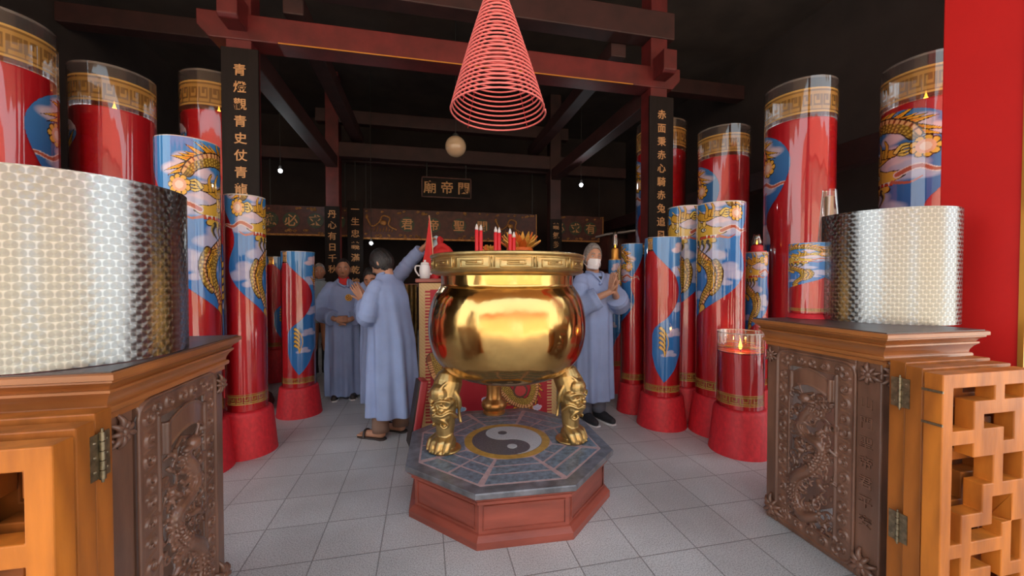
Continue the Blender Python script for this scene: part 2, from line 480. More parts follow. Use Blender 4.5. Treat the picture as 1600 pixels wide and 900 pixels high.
# ------------------------------------------------------------------ drawing the prints (colours per mesh vertex)
class Ras:
    """a small painter: x in [-a/2, a/2], y in [0, 1]"""
    def __init__(s, W, H, a, base, alpha=1.0):
        s.W, s.H, s.a = W, H, a
        x = (np.arange(W) / (W - 1) - 0.5) * a
        y = np.arange(H) / (H - 1)
        s.X, s.Y = np.meshgrid(x, y)
        s.c = np.ones((H, W, 3), 'f') * np.array(base, 'f')
        s.al = np.ones((H, W), 'f') * alpha
    def put(s, mask, col, alpha=1.0, k=None):
        if k is None:
            s.c[mask] = col; s.al[mask] = alpha
        else:
            kk = (k * mask)[..., None]
            s.c = s.c * (1 - kk) + np.array(col, 'f') * kk
            s.al = np.maximum(s.al, kk[..., 0] * alpha)
    def poly(s, pts):
        p = [(q[0], q[1]) for q in pts]
        ins = np.zeros(s.X.shape, bool)
        j = len(p) - 1
        for i in range(len(p)):
            xi, yi = p[i]; xj, yj = p[j]
            if yi != yj:
                cond = ((yi > s.Y) != (yj > s.Y)) & (s.X < (xj - xi) * (s.Y - yi) / (yj - yi) + xi)
                ins ^= cond
            j = i
        return ins
    def ell(s, cx, cy, rx, ry, rot=0):
        dx, dy = s.X - cx, s.Y - cy
        c, n = math.cos(rot), math.sin(rot)
        return (((dx*c + dy*n)/rx)**2 + ((-dx*n + dy*c)/ry)**2)
    def line(s, pts, w0, w1=None):
        """signed coverage of a tapering stroke: >0 inside; also the position across and along it"""
        w1 = w0 if w1 is None else w1
        best = np.full(s.X.shape, -9.0, 'f'); side = np.zeros(s.X.shape, 'f'); along = np.zeros(s.X.shape, 'f')
        n = len(pts) - 1; L = 0.0
        for i in range(n):
            ax, ay = pts[i][0], pts[i][1]; bx, by = pts[i+1][0], pts[i+1][1]
            dx, dy = bx-ax, by-ay; l2 = dx*dx+dy*dy
            if l2 < 1e-12: continue
            m = max(w0, w1) * 1.1
            x0, x1, y0, y1 = min(ax,bx)-m, max(ax,bx)+m, min(ay,by)-m, max(ay,by)+m
            ii = np.where((s.Y[:,0] >= y0) & (s.Y[:,0] <= y1))[0]; jj = np.where((s.X[0] >= x0) & (s.X[0] <= x1))[0]
            if len(ii) == 0 or len(jj) == 0: L += math.sqrt(l2); continue
            sl = (slice(ii[0], ii[-1]+1), slice(jj[0], jj[-1]+1))
            X, Y = s.X[sl], s.Y[sl]
            t = np.clip(((X-ax)*dx + (Y-ay)*dy)/l2, 0, 1)
            d = np.hypot(X-ax-t*dx, Y-ay-t*dy)
            w_ = w0 + (w1-w0)*(i+t)/n
            v = 1 - d/np.maximum(w_, 1e-6)
            cr = ((X-ax)*dy - (Y-ay)*dx)/math.sqrt(l2)/np.maximum(w_, 1e-6)
            up = v > best[sl]
            best[sl] = np.where(up, v, best[sl]); side[sl] = np.where(up, cr, side[sl]); along[sl] = np.where(up, L + t*math.sqrt(l2), along[sl])
            L += math.sqrt(l2)
        return best, side, along
    def stroke(s, pts, w0, w1, col, ol=None, ow=0.004, n=8):
        P = spline(pts, n)
        if ol is not None:
            s.put(s.line(P, w0+ow, w1+ow*0.6)[0] > 0, ol)
        r = s.line(P, w0, w1); s.put(r[0] > 0, col)
        return r
    def array(s, flip=False):
        c = np.concatenate([s.c, s.al[..., None]], 2)
        return c[:, ::-1] if flip else c

GOLD, ORANGE, INK, SCALE = (0.62, 0.33, 0.04), (0.72, 0.20, 0.015), (0.035, 0.016, 0.01), (0.36, 0.21, 0.03)
BLUE, DEEP, LILAC, PALE = (0.035, 0.17, 0.46), (0.02, 0.09, 0.30), (0.45, 0.43, 0.58), (0.70, 0.52, 0.56)

def cloud(r, x, y, k, col=LILAC, st=0.85):
    for dx, dy, a, b in ((0,0,.05,.022), (-.035,-.012,.03,.015), (.035,-.008,.035,.016), (.012,.018,.03,.016), (-.02,.014,.025,.014)):
        e = r.ell(x+dx*k, y+dy*k, a*k, b*k)
        r.put(e < 1.0, col, 1.0, np.clip((1-e)*1.6, 0, 1)*st)
def body(r, pts, w0, w1, ribs=1, spikes=1, mane=ORANGE, sweep=-1):
    """a scaly body with a fin of spikes on one side and belly ribs on the other"""
    P = spline(pts, 10); n = len(P)
    if spikes:
        for i in range(2, n-2, 2):
            t = (P[i+1]-P[i-1]).normalized(); nn = Vector((-t.y, t.x, 0))*spikes
            w_ = w0+(w1-w0)*i/n
            a = P[i]+nn*w_*0.75-t*0.013; b = P[i]+nn*w_*0.75+t*0.013; c = P[i]+nn*(w_*1.0+0.030*(1+.35*math.sin(i*1.9)))+t*sweep*(0.050+.012*math.sin(i*2.7))
            m_ = (a+b)/2
            r.put(r.poly([a+(a-m_)*.5, b+(b-m_)*.5, c+(c-m_)*.12]), INK); r.put(r.poly([a, b, c]), (0.80, 0.40, 0.03))
            r.put(r.poly([a*.6+m_*.4, b*.6+m_*.4, m_*.4+c*.6]), mane)
    r.put(r.line(P, w0+.005, w1+.004)[0] > 0, INK)
    v, sd, al = r.line(P, w0, w1)
    r.put(v > 0, SCALE)
    c = 0.017
    row = np.floor(al/c*1.3); u = (sd*w0/c + 0.5*(row % 2))
    fx = u - np.floor(u) - .5; fy = al/c*1.3 - row - .35
    d = np.hypot(fx, fy)
    r.put((v > 0) & (d > .47), (0.16, 0.08, 0.015)); r.put((v > 0) & (d < .22), (0.66, 0.44, 0.08))
    if ribs:
        belly = (v > 0) & (sd*ribs > 0.35)
        r.put(belly, (0.75, 0.40, 0.16)); r.put(belly & (np.mod(al, .016) < .006), (0.25, 0.06, 0.02))
def claw(r, x, y, dx, dy, k=1.0):
    d = Vector((dx, dy, 0)).normalized(); nn = Vector((-d.y, d.x, 0)); o = Vector((x, y, 0))
    r.stroke([o-d*.055*k+nn*.01*k, o-d*.02*k, o], .017*k, .011*k, GOLD, INK)
    for a in (-1, -.25, .5, 1.2):
        r.stroke([o, o+d*.022*k+nn*a*.018*k, o+d*.045*k+nn*a*.014*k], .007*k, .0015, (0.80,0.55,0.12), INK, .003)
def dragon(r):
    """coiled dragon looking right towards a flaming pearl"""
    body(r, [(-.12,.74), (-.11,.81), (-.09,.88), (-.03,.93), (.05,.938), (.115,.912), (.14,.88)], .034, .016, ribs=-1, spikes=1, sweep=1)
    body(r, [(-.10,.68), (-.03,.655), (.045,.60), (.06,.525), (.02,.455), (.0,.41)], .031, .012, ribs=-1, spikes=0)
    body(r, [(.075,.615), (.095,.57), (.085,.51), (.06,.475)], .012, .009, ribs=1, spikes=-1, mane=GOLD)
    claw(r, .0, .365, -.1, -1, .8); claw(r, -.05, .61, -.8, .3, .8)
    # flames behind the head
    for a, l in ((100,.07), (125,.085), (150,.09), (175,.09), (200,.085), (225,.08), (250,.07)):
        c = Vector((-.045, .745, 0)); d = Vector((math.cos(R(a)), math.sin(R(a)), 0)); e = Vector((math.cos(R(a+24)), math.sin(R(a+24)), 0))
        r.stroke([c, c+d*l*.6, c+e*l], .016, .002, (0.10,0.07,0.03) if a > 180 else GOLD, INK, .004)
    # head
    hd = [(-.07,.775), (-.03,.80), (.015,.795), (.06,.775), (.10,.77), (.115,.752), (.09,.74), (.045,.738), (.075,.722), (.07,.707), (.03,.705), (-.02,.70), (-.06,.715)]
    P = spline(hd + hd[:1], 5); c = sum(P, Vector())/len(P)
    r.put(r.poly([p + (p-c)*.09 for p in P]), INK); r.put(r.poly(P), (0.66, 0.40, 0.06))
    r.stroke([(.0,.728), (.05,.732), (.085,.728)], .006, .003, (0.50,0.05,0.02), INK, .002)
    for x in (.03, .05, .07): r.put(r.poly([(x,.740), (x+.010,.740), (x+.005,.725)]), (0.8,0.75,0.65))
    r.put(r.ell(.015,.765,.016,.010) < 1, INK); r.put(r.ell(.017,.765,.011,.007) < 1, (0.8,0.75,0.6)); r.put(r.ell(.020,.765,.004,.005) < 1, INK)
    r.stroke([(-.01,.79), (-.03,.83), (-.075,.85)], .010, .002, (0.75,0.50,0.15), INK, .003)
    r.stroke([(.02,.79), (.015,.83), (-.02,.862)], .009, .002, (0.75,0.50,0.15), INK, .003)
    r.stroke([(.10,.757), (.15,.775), (.19,.757), (.235,.765), (.26,.745)], .0075, .002, (0.45,0.10,0.06), (0.70,0.55,0.55), .004)
    r.stroke([(.085,.735), (.13,.725), (.16,.74)], .006, .0015, (0.45,0.10,0.06))
    for a in (-.05, -.02, .01, .04):
        r.stroke([(a,.71), (a+.01,.685), (a-.015,.655)], .010, .0015, (0.06,0.055,0.05), None)
        r.stroke([(a+.01,.708), (a+.018,.69), (a+.005,.665)], .005, .001, (0.45,0.30,0.06), None)
    # foreleg, claw and pearl
    r.stroke([(-.01,.83), (.03,.82), (.07,.832), (.095,.835)], .016, .012, GOLD, INK)
    claw(r, .095, .835, 1, .05, .85)
    r.stroke([(.03,.825), (.035,.86), (.02,.89)], .008, .002, GOLD, INK, .003); r.stroke([(.06,.83), (.065,.865), (.055,.885)], .007, .002, GOLD, INK, .003)
    for i in range(9):
        a = 2*PI*i/9
        e = r.ell((.165)+.026*math.cos(a), .835+.026*math.sin(a), .0125, .0125)
        r.put(e < 1, INK); r.put(e < .55, (0.80,0.42,0.06))
    e = r.ell(.165,.835,.023,.023); r.put(e < 1, (0.80,0.40,0.25)); r.put(e < .35, (0.85,0.62,0.50))
def field(r, lo=0.0):
    xr = spline([(.29,1.02),(.30,.93),(.255,.84),(.20,.76),(.185,.69),(.215,.62),(.21,.56),(.15,.49),(.04,.41),(-.08,.33),(-.16,.26),(-.20,.18),(-.25,.11)], 8)
    xl = spline([(-.27,.09),(-.32,.18),(-.345,.30),(-.33,.42),(-.25,.50),(-.195,.58),(-.17,.66),(-.20,.75),(-.27,.83),(-.335,.91),(-.375,1.02)], 8)
    if lo:
        xr = spline([(-.15,.94),(-.07,.965),(.10,.972),(.19,.945),(.24,.89),(.25,.82),(.22,.73),(.17,.66),(.165,.61),(.185,.55),(.16,.48),(.04,.41),(-.08,.33),(-.16,.26),(-.2,.18),(-.25,.11)], 8)
        xl = spline([(-.27,.09),(-.32,.18),(-.345,.3),(-.33,.42),(-.25,.52),(-.13,.60),(-.09,.70),(-.10,.80),(-.17,.88),(-.17,.92)], 8)
    b = r.poly(list(xr) + list(xl))
    r.put(b, (0.03, 0.10, 0.32) if lo else BLUE)
    g = np.clip((r.Y-.62)/.3, 0, 1)*.35
    r.put(b, (0.10,0.34,0.62), 1.0, g)
    keep = r.c.copy(), r.al.copy()
    for x, y, k in ((-.15,.93,1.3), (.13,.90,1.5), (.05,.80,1.9), (-.17,.78,1.4), (.12,.76,1.3), (.02,.66,1.6), (.12,.57,1.5), (-.15,.56,1.2), (.09,.53,.9), (-.2,.40,1.0), (-.24,.27,.8), (-.02,.46,.8)):
        cloud(r, x, y, k, PALE if y > .78 else LILAC)
    r.c[~b] = keep[0][~b]; r.al[~b] = keep[1][~b]
    c0, a0 = r.c.copy(), r.al.copy()
    dragon(r)
    r.stroke([(-.26,.40), (-.245,.34), (-.26,.27)], .004, .002, GOLD)
    for y in (.42,.39,.36,.33,.30): r.stroke([(-.29,y+.01), (-.27,y-.01), (-.265,y-.045)], .009, .002, (0.75,0.42,0.06), INK, .003)
    out = (~b & (r.Y < .5)) | ((~b) if lo else False); r.c[out] = c0[out]; r.al[out] = a0[out]
def meander(r, y0, y1, n, a_on, a_off, free=None):
    """gold band of square spirals"""
    inb = (r.Y > y0) & (r.Y < y1)
    if free is not None: inb &= free
    v = (r.Y-y0)/(y1-y0); u = np.mod((r.X/r.a+.5)*n, 1.0)
    g = (np.abs(v-.5) < .36) & (
        (np.abs(v-.80) < .07) | (np.abs(v-.20) < .07) & (u < .9) | (np.abs(u-.07) < .05) |
        (np.abs(u-.74) < .05) & (v > .36) & (v < .85) | (np.abs(v-.40) < .06) & (u > .30) & (u < .78) | (np.abs(u-.33) < .05) & (v > .36) & (v < .64))
    r.put(inb, (0.26, 0.13, 0.035), a_off); r.put(inb & g, (0.47, 0.25, 0.065), a_on)
    r.put(inb & ((v < .07) | (v > .93)), (0.62, 0.36, 0.10), a_on)

ASP = 0.68
def sleeve_art(kind):
    r = Ras(340, 500, ASP, (0.60, 0.010, 0.016), 0.06)
    if kind == 'giant':
        q = Ras(340, 440, ASP, (0.60, 0.010, 0.016), 0.06)
        field(q, 1)
        r.c[:440] = q.c; r.al[:440] = q.al
        r.put(r.Y > .885, (0.16, 0.13, 0.12), 0.30)
        r.put((r.Y > .872) & (r.Y < .885), (0.10, 0.02, 0.015), 0.75)
        meander(r, .885, .962, 22, 0.90, 0.80)
        r.put(r.Y > .992, (0.25, 0.22, 0.20), 0.6)
        meander(r, .025, .065, 20, 0.8, 0.35)
    elif kind == 'standard':
        field(r)
        free = r.al < .5
        r.put(free & (r.Y > .915), (0.22, 0.16, 0.12), 0.30)
        r.put(free & (r.Y > .912) & (r.Y < .922), (0.08, 0.015, 0.01), 0.8)
        meander(r, .925, .99, 16, 0.92, 0.80, free)
        meander(r, .03, .072, 18, 0.9, 0.35)
        r.put(r.Y > .996, (0.55, 0.50, 0.45), 0.8)
    elif kind == 'cut':                                       # print trimmed off above the pearl
        field(r)
        meander(r, .03, .072, 18, 0.9, 0.35)
        r.c, r.al = r.c[:445], r.al[:445]
        r.c[-3:] = (0.55, 0.50, 0.45)
    else:                                                     # burnt down stub: clear film, a few lines, a rest of the blue
        b = r.poly([(.17,-.1), (.15,.3), (.13,.6), (.155,.85), (.16,1.1), (.26,1.1), (.26,-.1)])
        r.put(b, DEEP)
        r.put(r.Y > .735, (0.40, 0.22, 0.14), 0.30)
        for y, c in ((.735,(0.10,0.02,0.02)), (.765,(0.62,0.22,0.03)), (.79,(0.62,0.12,0.03)), (.82,(0.62,0.30,0.06))):
            r.put((np.abs(r.Y-y) < .006), c, .85)
        meander(r, .055, .20, 14, 0.75, 0.35)
        r.put(r.Y > .985, (0.5, 0.42, 0.36), 0.7)
    return r
def sleeve_mesh(name, art, flip=False):
    a = art.array(flip); H, W = a.shape[:2]
    a = a[:, :-1]; W -= 1                                     # close the seam
    th = 2*PI*(np.arange(W)/W - 0.5)
    z = np.arange(H)/(H-1)
    co = np.empty((H, W, 3), 'f')
    co[..., 0] = np.cos(th)[None]; co[..., 1] = np.sin(th)[None]; co[..., 2] = z[:, None]
    i, j = np.meshgrid(np.arange(H-1), np.arange(W), indexing='ij'); k = (j+1) % W
    f = np.stack([i*W+j, i*W+k, (i+1)*W+k, (i+1)*W+j], -1).reshape(-1, 4)
    return grid_mesh(name, co.reshape(-1, 3), f, a.reshape(-1, 4))
def grid_mesh(name, co, f, col):
    me = bpy.data.meshes.new(name)
    me.vertices.add(len(co)); me.vertices.foreach_set('co', co.astype('f').ravel())
    n = len(f)
    me.loops.add(n*4); me.polygons.add(n)
    me.loops.foreach_set('vertex_index', f.astype('i').ravel())
    me.polygons.foreach_set('loop_start', np.arange(0, n*4, 4, dtype='i'))
    me.polygons.foreach_set('loop_total', np.full(n, 4, 'i'))
    me.polygons.foreach_set('use_smooth', np.ones(n, bool))
    at = me.color_attributes.new('print', 'FLOAT_COLOR', 'POINT')
    at.data.foreach_set('color', col.astype('f').ravel())
    me.update(); me.validate()
    return me

# ------------------------------------------------------------------ the hall
def struct(name, mb, m, **kw):
    o = mb.build(name, m, **kw); o['kind'] = 'structure'; return o
WX0, WX1, WY1, CZ = -4.6, 5.7, 10.6, 5.3
struct('floor', MB().box(-9, 10, -2.6, WY1, -0.15, 0.0), M['floor'])
struct('ceiling', MB().box(WX0, WX1, 1.8, WY1, CZ, CZ+0.15), M['soot'])
M['porch'] = mat('tan_porch_boards', (0.36, 0.20, 0.10), 0.7, var=0.3, vscale=4, stretch=(6,0.4,1))
struct('ceiling_porch', MB().box(WX0-1, WX1+1, -1.6, 1.8, CZ-.05, CZ+0.10), M['porch'])
struct('wall_left', MB().box(WX0-0.15, WX0, 1.6, WY1, 0, CZ), M['sootwall'])
struct('wall_right', MB().box(WX1, WX1+0.15, 1.6, WY1, 0, CZ), M['sootwall'])
struct('wall_back', MB().box(WX0, WX1, WY1, WY1+0.15, 0, CZ), M['sootwall'])
# courtyard in front of the hall, seen only in the polished metal
M['yard'] = mat('sunlit_courtyard_paving', (0.46, 0.41, 0.33), 0.8, var=0.2, vscale=1)
M['yard_wall'] = mat('yellow_courtyard_wall', (0.56, 0.45, 0.33), 0.8, var=0.2, vscale=1)
M['yard_roof'] = mat('red_roof_tiles', (0.40, 0.07, 0.03), 0.8, var=0.3, vscale=3)
struct('ground_courtyard', MB().box(-30, 30, -26, -2.6, -0.32, -0.15), M['yard'])
fw = MB().box(-16, -0.9, -13, -12.6, -0.15, 6.2).box(1.9, 17, -13, -12.6, -0.15, 6.2).box(-0.9, 1.9, -13, -12.6, 3.2, 6.2)
struct('wall_courtyard', fw, M['yard_wall'])
struct('roof_courtyard', MB().rings([[(-17,-11.8,6.2),(18,-11.8,6.2),(18,-17,6.2),(-17,-17,6.2)], [(-16,-14.2,8.6),(17,-14.2,8.6),(17,-14.6,8.6),(-16,-14.6,8.6)]]), M['yard_roof'])

PXL, PXR, PYF, PYB = -1.75, 2.75, 4.42, 8.3
def beam(x0, x1, y0, y1, z0, z1, m, gilt=None, bv=0.012):
    o = struct('roof_beam', MB().box(x0, x1, y0, y1, z0, z1), m); bevel(o, bv)
    return o
# front beam with its chamfered ends, the tie beam over it, the side beams, the back beams
b = MB()
for x0, x1 in ((PXL-0.35, PXR+0.28),):
    prof = [(x0,3.86),(x0,3.72),(x0+0.10,3.61),(x1-0.10,3.61),(x1,3.72),(x1,3.86)]
    b.rings([[(x, PYF-0.12, z) for x, z in prof], [(x, PYF+0.12, z) for x, z in prof]])
fb = struct('roof_beam', b, M['beam']); bevel(fb, 0.01)
struct('trim_1', MB().box(PXL+0.35, PXR-0.35, PYF-0.126, PYF-0.118, 3.61, 3.62), M['gilt'])
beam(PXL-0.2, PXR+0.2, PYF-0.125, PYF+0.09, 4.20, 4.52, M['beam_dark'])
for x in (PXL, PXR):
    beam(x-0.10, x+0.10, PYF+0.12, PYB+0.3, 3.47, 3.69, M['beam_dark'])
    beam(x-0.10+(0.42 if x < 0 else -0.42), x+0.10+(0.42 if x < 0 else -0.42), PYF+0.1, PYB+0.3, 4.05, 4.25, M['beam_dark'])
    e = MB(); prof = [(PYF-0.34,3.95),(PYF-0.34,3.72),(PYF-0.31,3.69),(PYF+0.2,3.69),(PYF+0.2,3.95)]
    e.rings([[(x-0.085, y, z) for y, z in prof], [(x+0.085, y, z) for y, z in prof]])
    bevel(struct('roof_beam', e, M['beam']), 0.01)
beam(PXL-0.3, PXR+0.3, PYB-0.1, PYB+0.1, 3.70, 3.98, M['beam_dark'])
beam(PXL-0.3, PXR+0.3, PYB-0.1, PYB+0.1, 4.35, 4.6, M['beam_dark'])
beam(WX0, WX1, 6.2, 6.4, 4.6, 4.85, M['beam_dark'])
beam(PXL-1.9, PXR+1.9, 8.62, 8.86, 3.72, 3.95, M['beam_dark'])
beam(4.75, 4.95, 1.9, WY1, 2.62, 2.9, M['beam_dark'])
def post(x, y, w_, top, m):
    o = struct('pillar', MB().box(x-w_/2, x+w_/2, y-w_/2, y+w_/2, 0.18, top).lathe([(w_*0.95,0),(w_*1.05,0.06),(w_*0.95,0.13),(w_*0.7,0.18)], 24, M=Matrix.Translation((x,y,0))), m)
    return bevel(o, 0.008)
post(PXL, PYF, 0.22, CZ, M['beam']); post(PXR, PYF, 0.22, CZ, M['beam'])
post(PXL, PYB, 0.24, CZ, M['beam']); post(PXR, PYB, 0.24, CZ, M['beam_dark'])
rp_ = struct('pillar', MB().box(2.73, 3.05, 1.30, 1.61, 0, CZ), M['red_paint']); bevel(rp_, 0.006)
struct('trim_2', MB().box(2.722, 2.75, 1.285, 1.305, 0, CZ), M['gilt'])

# ------------------------------------------------------------------ carved cabinets either side of the doorway
def loft_rect(mb, x0, x1, y0, y1, prof, mi=0):
    """stack of rectangles, each grown by an offset: mouldings on four sides"""
    mb.rings([[(x0-o,y0-o,z),(x1+o,y0-o,z),(x1+o,y1+o,z),(x0-o,y1+o,z)] for o, z in prof], mi=mi)
    return mb
def carved_panel(sgn, seed):
    """fretted panel in the plane a (along the face, from the door end), z; depth w out of the face"""
    rnd = random.Random(seed)
    mb = MB()
    A0, A1, Z0, Z1 = 0.10, 0.50, 0.03, 0.935
    a0, a1, z0, z1 = 0.185, 0.425, 0.095, 0.865
    P = lambda a, z, d=0.0: Vector((-sgn*d, a, z))
    def slab(p, q, r_, s_, d0, d1):
        x = sorted((-sgn*d0, -sgn*d1)); mb.box(x[0], x[1], min(p, q), max(p, q), min(r_, s_), max(r_, s_))
    slab(A0, a0, Z0, Z1, -.02, .006); slab(a1, A1, Z0, Z1, -.02, .006); slab(A0, A1, Z0, z0, -.02, .006); slab(A0, A1, z1, Z1, -.02, .006)
    def tub(pts, rad, n=7): mb.tube([P(*p) for p in pts], rad, n)
    # rounded outer moulding and a straight inner one
    c = 0.05
    loop = []
    for cx, cz, s0 in ((A1-c, Z1-c, 0), (A0+c, Z1-c, 90), (A0+c, Z0+c, 180), (A1-c, Z0+c, 270)):
        for k in range(5):
            an = R(s0 + 22.5*k); loop.append((cx + c*math.cos(an), cz + c*math.sin(an), .007))
    tub(loop + loop[:1], .0065)
    tub([(a0,z0,.007),(a1,z0,.007),(a1,z1,.007),(a0,z1,.007),(a0,z0,.007)], .0055)
    # running scroll on the border
    def curl(ca, cz, r0, turns, st, dirn, d, th):
        pts = []; n = int(14*turns)
        for k in range(n+1):
            t = k/n; an = st + dirn*2*PI*turns*t; rr = r0*(1-.8*t)
            pts.append((ca + rr*math.cos(an), cz + rr*math.sin(an), d + .006*t))
        tub(pts, [th*(1-.45*k/n) for k in range(n+1)], 6)
    for i in range(13):
        z = Z0+.055+i*.066
        for ca in ((A0+a0)/2+.004, (A1+a1)/2-.004):
            curl(ca, z, .024, 1.15, rnd.uniform(0, 6.28), rnd.choice((-1, 1)), .008, .0055)
            tub([(ca-.022, z+.028, .006), (ca+.02, z+.036, .006)], .0032, 5)
    for i in range(5):
        for cz in ((z1+Z1)/2-.002, (z0+Z0)/2+.004):
            curl(A0+.075+i*.063, cz, .022, 1.15, rnd.uniform(0, 6.28), rnd.choice((-1, 1)), .008, .0052)
    W, Hh = a1-a0, z1-z0
    g = lambda u, v, d=0.0: (a0 + u*W, z0 + v*Hh, d)
    # dragon: one long body
    path = [(.30,.10),(.62,.05),(.86,.14),(.80,.27),(.52,.36),(.30,.45),(.28,.545),(.60,.57),(.74,.62),(.62,.70),(.50,.76),(.58,.81)]
    pts = spline([(*g(u, v), .0) for u, v in path], 9)
    n = len(pts)
    rad = [(.012 + .018*min(1, k/8)) if k < 8 else .030 - .013*(k-8)/(n-8) for k in range(n)]
    mb.tube([P(p.x, p.y, .006 + .008*math.sin(k*.25)) for k, p in enumerate(pts)], rad, 12)
    for k in range(3, n-3, 2):                                # scales and fin
        t = (pts[k+1]-pts[k-1]).normalized(); nn = Vector((-t.y, t.x, 0))
        for s_ in (-.6, 0, .6):
            q = pts[k] + nn*rad[k]*s_ + t*(.004 if s_ else 0); mb.ball(P(q.x, q.y, .006 + rad[k]*(.92 if s_ == 0 else .75)), (.006, .0075, .0075), 6, 4)
        q = pts[k] + nn*rad[k]; e = pts[k] + nn*(rad[k]+.016) + t*.008
        tub([(q.x, q.y, .01), (e.x, e.y, .012)], [.006, .002], 5)
    hx, hz, _ = g(.55, .815)
    mb.ball(P(hx, hz, .03), (.022, .028, .024)); mb.ball(P(hx-.03, hz-.008, .03), (.014, .024, .011)); mb.ball(P(hx-.028, hz-.026, .026), (.010, .02, .007))
    for s_ in (1, -1): tub([(hx+.01, hz+.015, .03), (hx+.03, hz+.035*s_+.02, .03), (hx+.05, hz+.03*s_+.03, .026)], [.006, .005, .002], 6)
    for (u, v, du, dv) in ((.25,.30,-.6,-.5), (.72,.47,.7,.1), (.30,.62,-.5,.5), (.78,.70,.5,.4)):     # legs with claws
        x, z, _ = g(u, v)
        tub([(x-du*.03, z-dv*.03, .006), (x, z, .018), (x+du*.02, z+dv*.02, .016)], [.014, .012, .009], 8)
        for q in (-.9, 0, .9): tub([(x+du*.02, z+dv*.02, .016), (x+du*.045-dv*q*.02, z+dv*.045+du*q*.02, .014)], [.006, .002], 5)
    # clouds and flames of the ground, all touching
    for i in range(165):
        u, v = rnd.uniform(.02, .98), rnd.uniform(.0, .84)
        x, z, _ = g(u, v)
        if i % 3 == 0:
            curl(x, z, rnd.uniform(.016, .027), rnd.uniform(.9, 1.4), rnd.uniform(0, 6.3), rnd.choice((-1, 1)), rnd.uniform(-.010, .010), .0072)
        else:
            an = rnd.uniform(0, 6.3); l = rnd.uniform(.03, .06); d = rnd.uniform(-.012, .008)
            q = [(x, z, d), (x+l*.5*math.cos(an), z+l*.5*math.sin(an), d+.008), (x+l*math.cos(an+.7), z+l*math.sin(an+.7), d)]
            tub(spline([Vector(k) for k in q], 4), [.0105-.0008*k for k in range(9)], 6)
    # unrolled scroll at the top
    sc = []
    for k in range(9):
        u = .08 + .84*k/8; s0 = .905 + .055*math.sin(PI*k/8)
        x, z, _ = g(u, s0); sc.append((x, z, .016 + .010*math.sin(PI*k/8)))
    rs = []
    for x, z, d in sc: rs.append([tuple(P(x, z+.038, d)), tuple(P(x, z-.042, d)), tuple(P(x, z-.042, d-.010)), tuple(P(x, z+.038, d-.010))])
    mb.rings(rs)
    for x, z, d in (sc[0], sc[-1]): tub([(x, z+.050, d), (x, z-.055, d)], .011, 10)
    for e in (-.042, .038): tub([(x, z+e, d) for x, z, d in sc], .004, 6)
    tub([g(.1,.85,-.005), g(.3,.80,0), g(.5,.85,-.004), g(.75,.82,0), g(.95,.84,-.004)], .008, 6)
    tub([g(.06,.99,-.004), g(.06,.80,-.004)], .006, 6)
    # corner sprays
    return remesh(mb, 0.0031, 1, 'carved_panel')
def spray(mb, c, n_, up, k=1.0, seed=1):
    """a knot of carved leaves"""
    rnd = random.Random(seed); c = Vector(c); n_ = Vector(n_).normalized(); s_ = n_.cross(Vector((0,0,1))).normalized()
    for i in range(9):
        an = 2*PI*i/9; d = s_*math.cos(an) + Vector((0,0,1))*math.sin(an)
        rr = (.030 + .008*(i % 3))*k
        mb.tube(spline([c, c+d*rr*.6+n_*.012*k, c+d*rr+n_*.002], 4), [.011*k-.0009*k*q for q in range(9)], 7)
    mb.ball(c+n_*.008*k, .013*k)
    return mb
CARVE = {}
def cabinet(sgn, fx, y0, y1, top, label, depth=0.46, seed=3):
    """sgn +1: the carved face looks to -X (right-hand cabinet); -1: mirrored"""
    t = thing('carved_cabinet', label, 'cabinet', (fx, y0, 0), 0, 'carved cabinets beside the doorway')
    L = y1 - y0
    X = lambda a, b: tuple(sorted((sgn*a, sgn*b)))
    body = MB()
    body.box(*X(0.0, .05), 0, .10, 0, top-.13); body.box(*X(0.0, .05), L-.07, L, 0, top-.13)          # posts of the carved face
    body.box(*X(.004, .045), .10, L-.07, .0, .035); body.box(*X(.0, .05), .10, L-.07, .93, top-.13)
    body.box(*X(.05, depth), 0, .035, 0, top-.13); body.box(*X(.05, depth), L-.035, L, 0, top-.13)      # front and back boards
    body.box(*X(depth-.05, depth), 0, .08, 0, top-.13)
    o = body.build('body', M['wood_dark'], t); bevel(o, .006)
    key = (sgn, seed)
    CARVE[key] = carved_panel(sgn, seed)
    o = link('carved_panel', CARVE[key], M['wood_dark'], t, (0, 0, 0), (0, 0, 0)); o.scale = (1, L/.57, 1)
    cor = MB(); x = X(0, depth)
    loft_rect(cor, x[0], x[1], 0, L, [(.006,top-.135),(.006,top-.120),(.017,top-.114),(.019,top-.106),(.017,top-.099),(.009,top-.095),(.011,top-.084),(.019,top-.068),(.031,top-.056),(.031,top-.049),(.024,top-.046),(.030,top-.036),(.045,top-.026),(.045,top-.021),(.053,top-.018),(.053,top-.004),(.047,top)])
    o = cor.build('cornice', M['wood_mid'], t, 35)
    tp = MB(); loft_rect(tp, x[0], x[1], 0, L, [(.042,top-.001),(.042,top+.004)]); tp.build('top_board', M['wood_top'], t)
    mo = MB(); mo.tube([(sgn*.02,-.004,top-.165),(sgn*(depth-.02),-.004,top-.165)], .022, 12)
    mo.box(*X(0,depth), -.012, 0, top-.145, top-.13)
    mo.build('front_moulding', M['wood_mid'], t, 40)
    for y, z, k in ((.045,top-.185,1.15), (L-.03,top-.19,1.0), (.06,.075,1.5), (L-.05,.075,1.5)):
        spray(MB(), (sgn*0.0, y, z), (-sgn,0,0), 1, k, 4).build('carved_spray', M['wood_dark'], t, True)
    spray(MB(), (sgn*.03, -.004, top-.175), (0,-1,0), 1, 1.2, 4).build('carved_spray', M['wood_dark'], t, True)
    return t
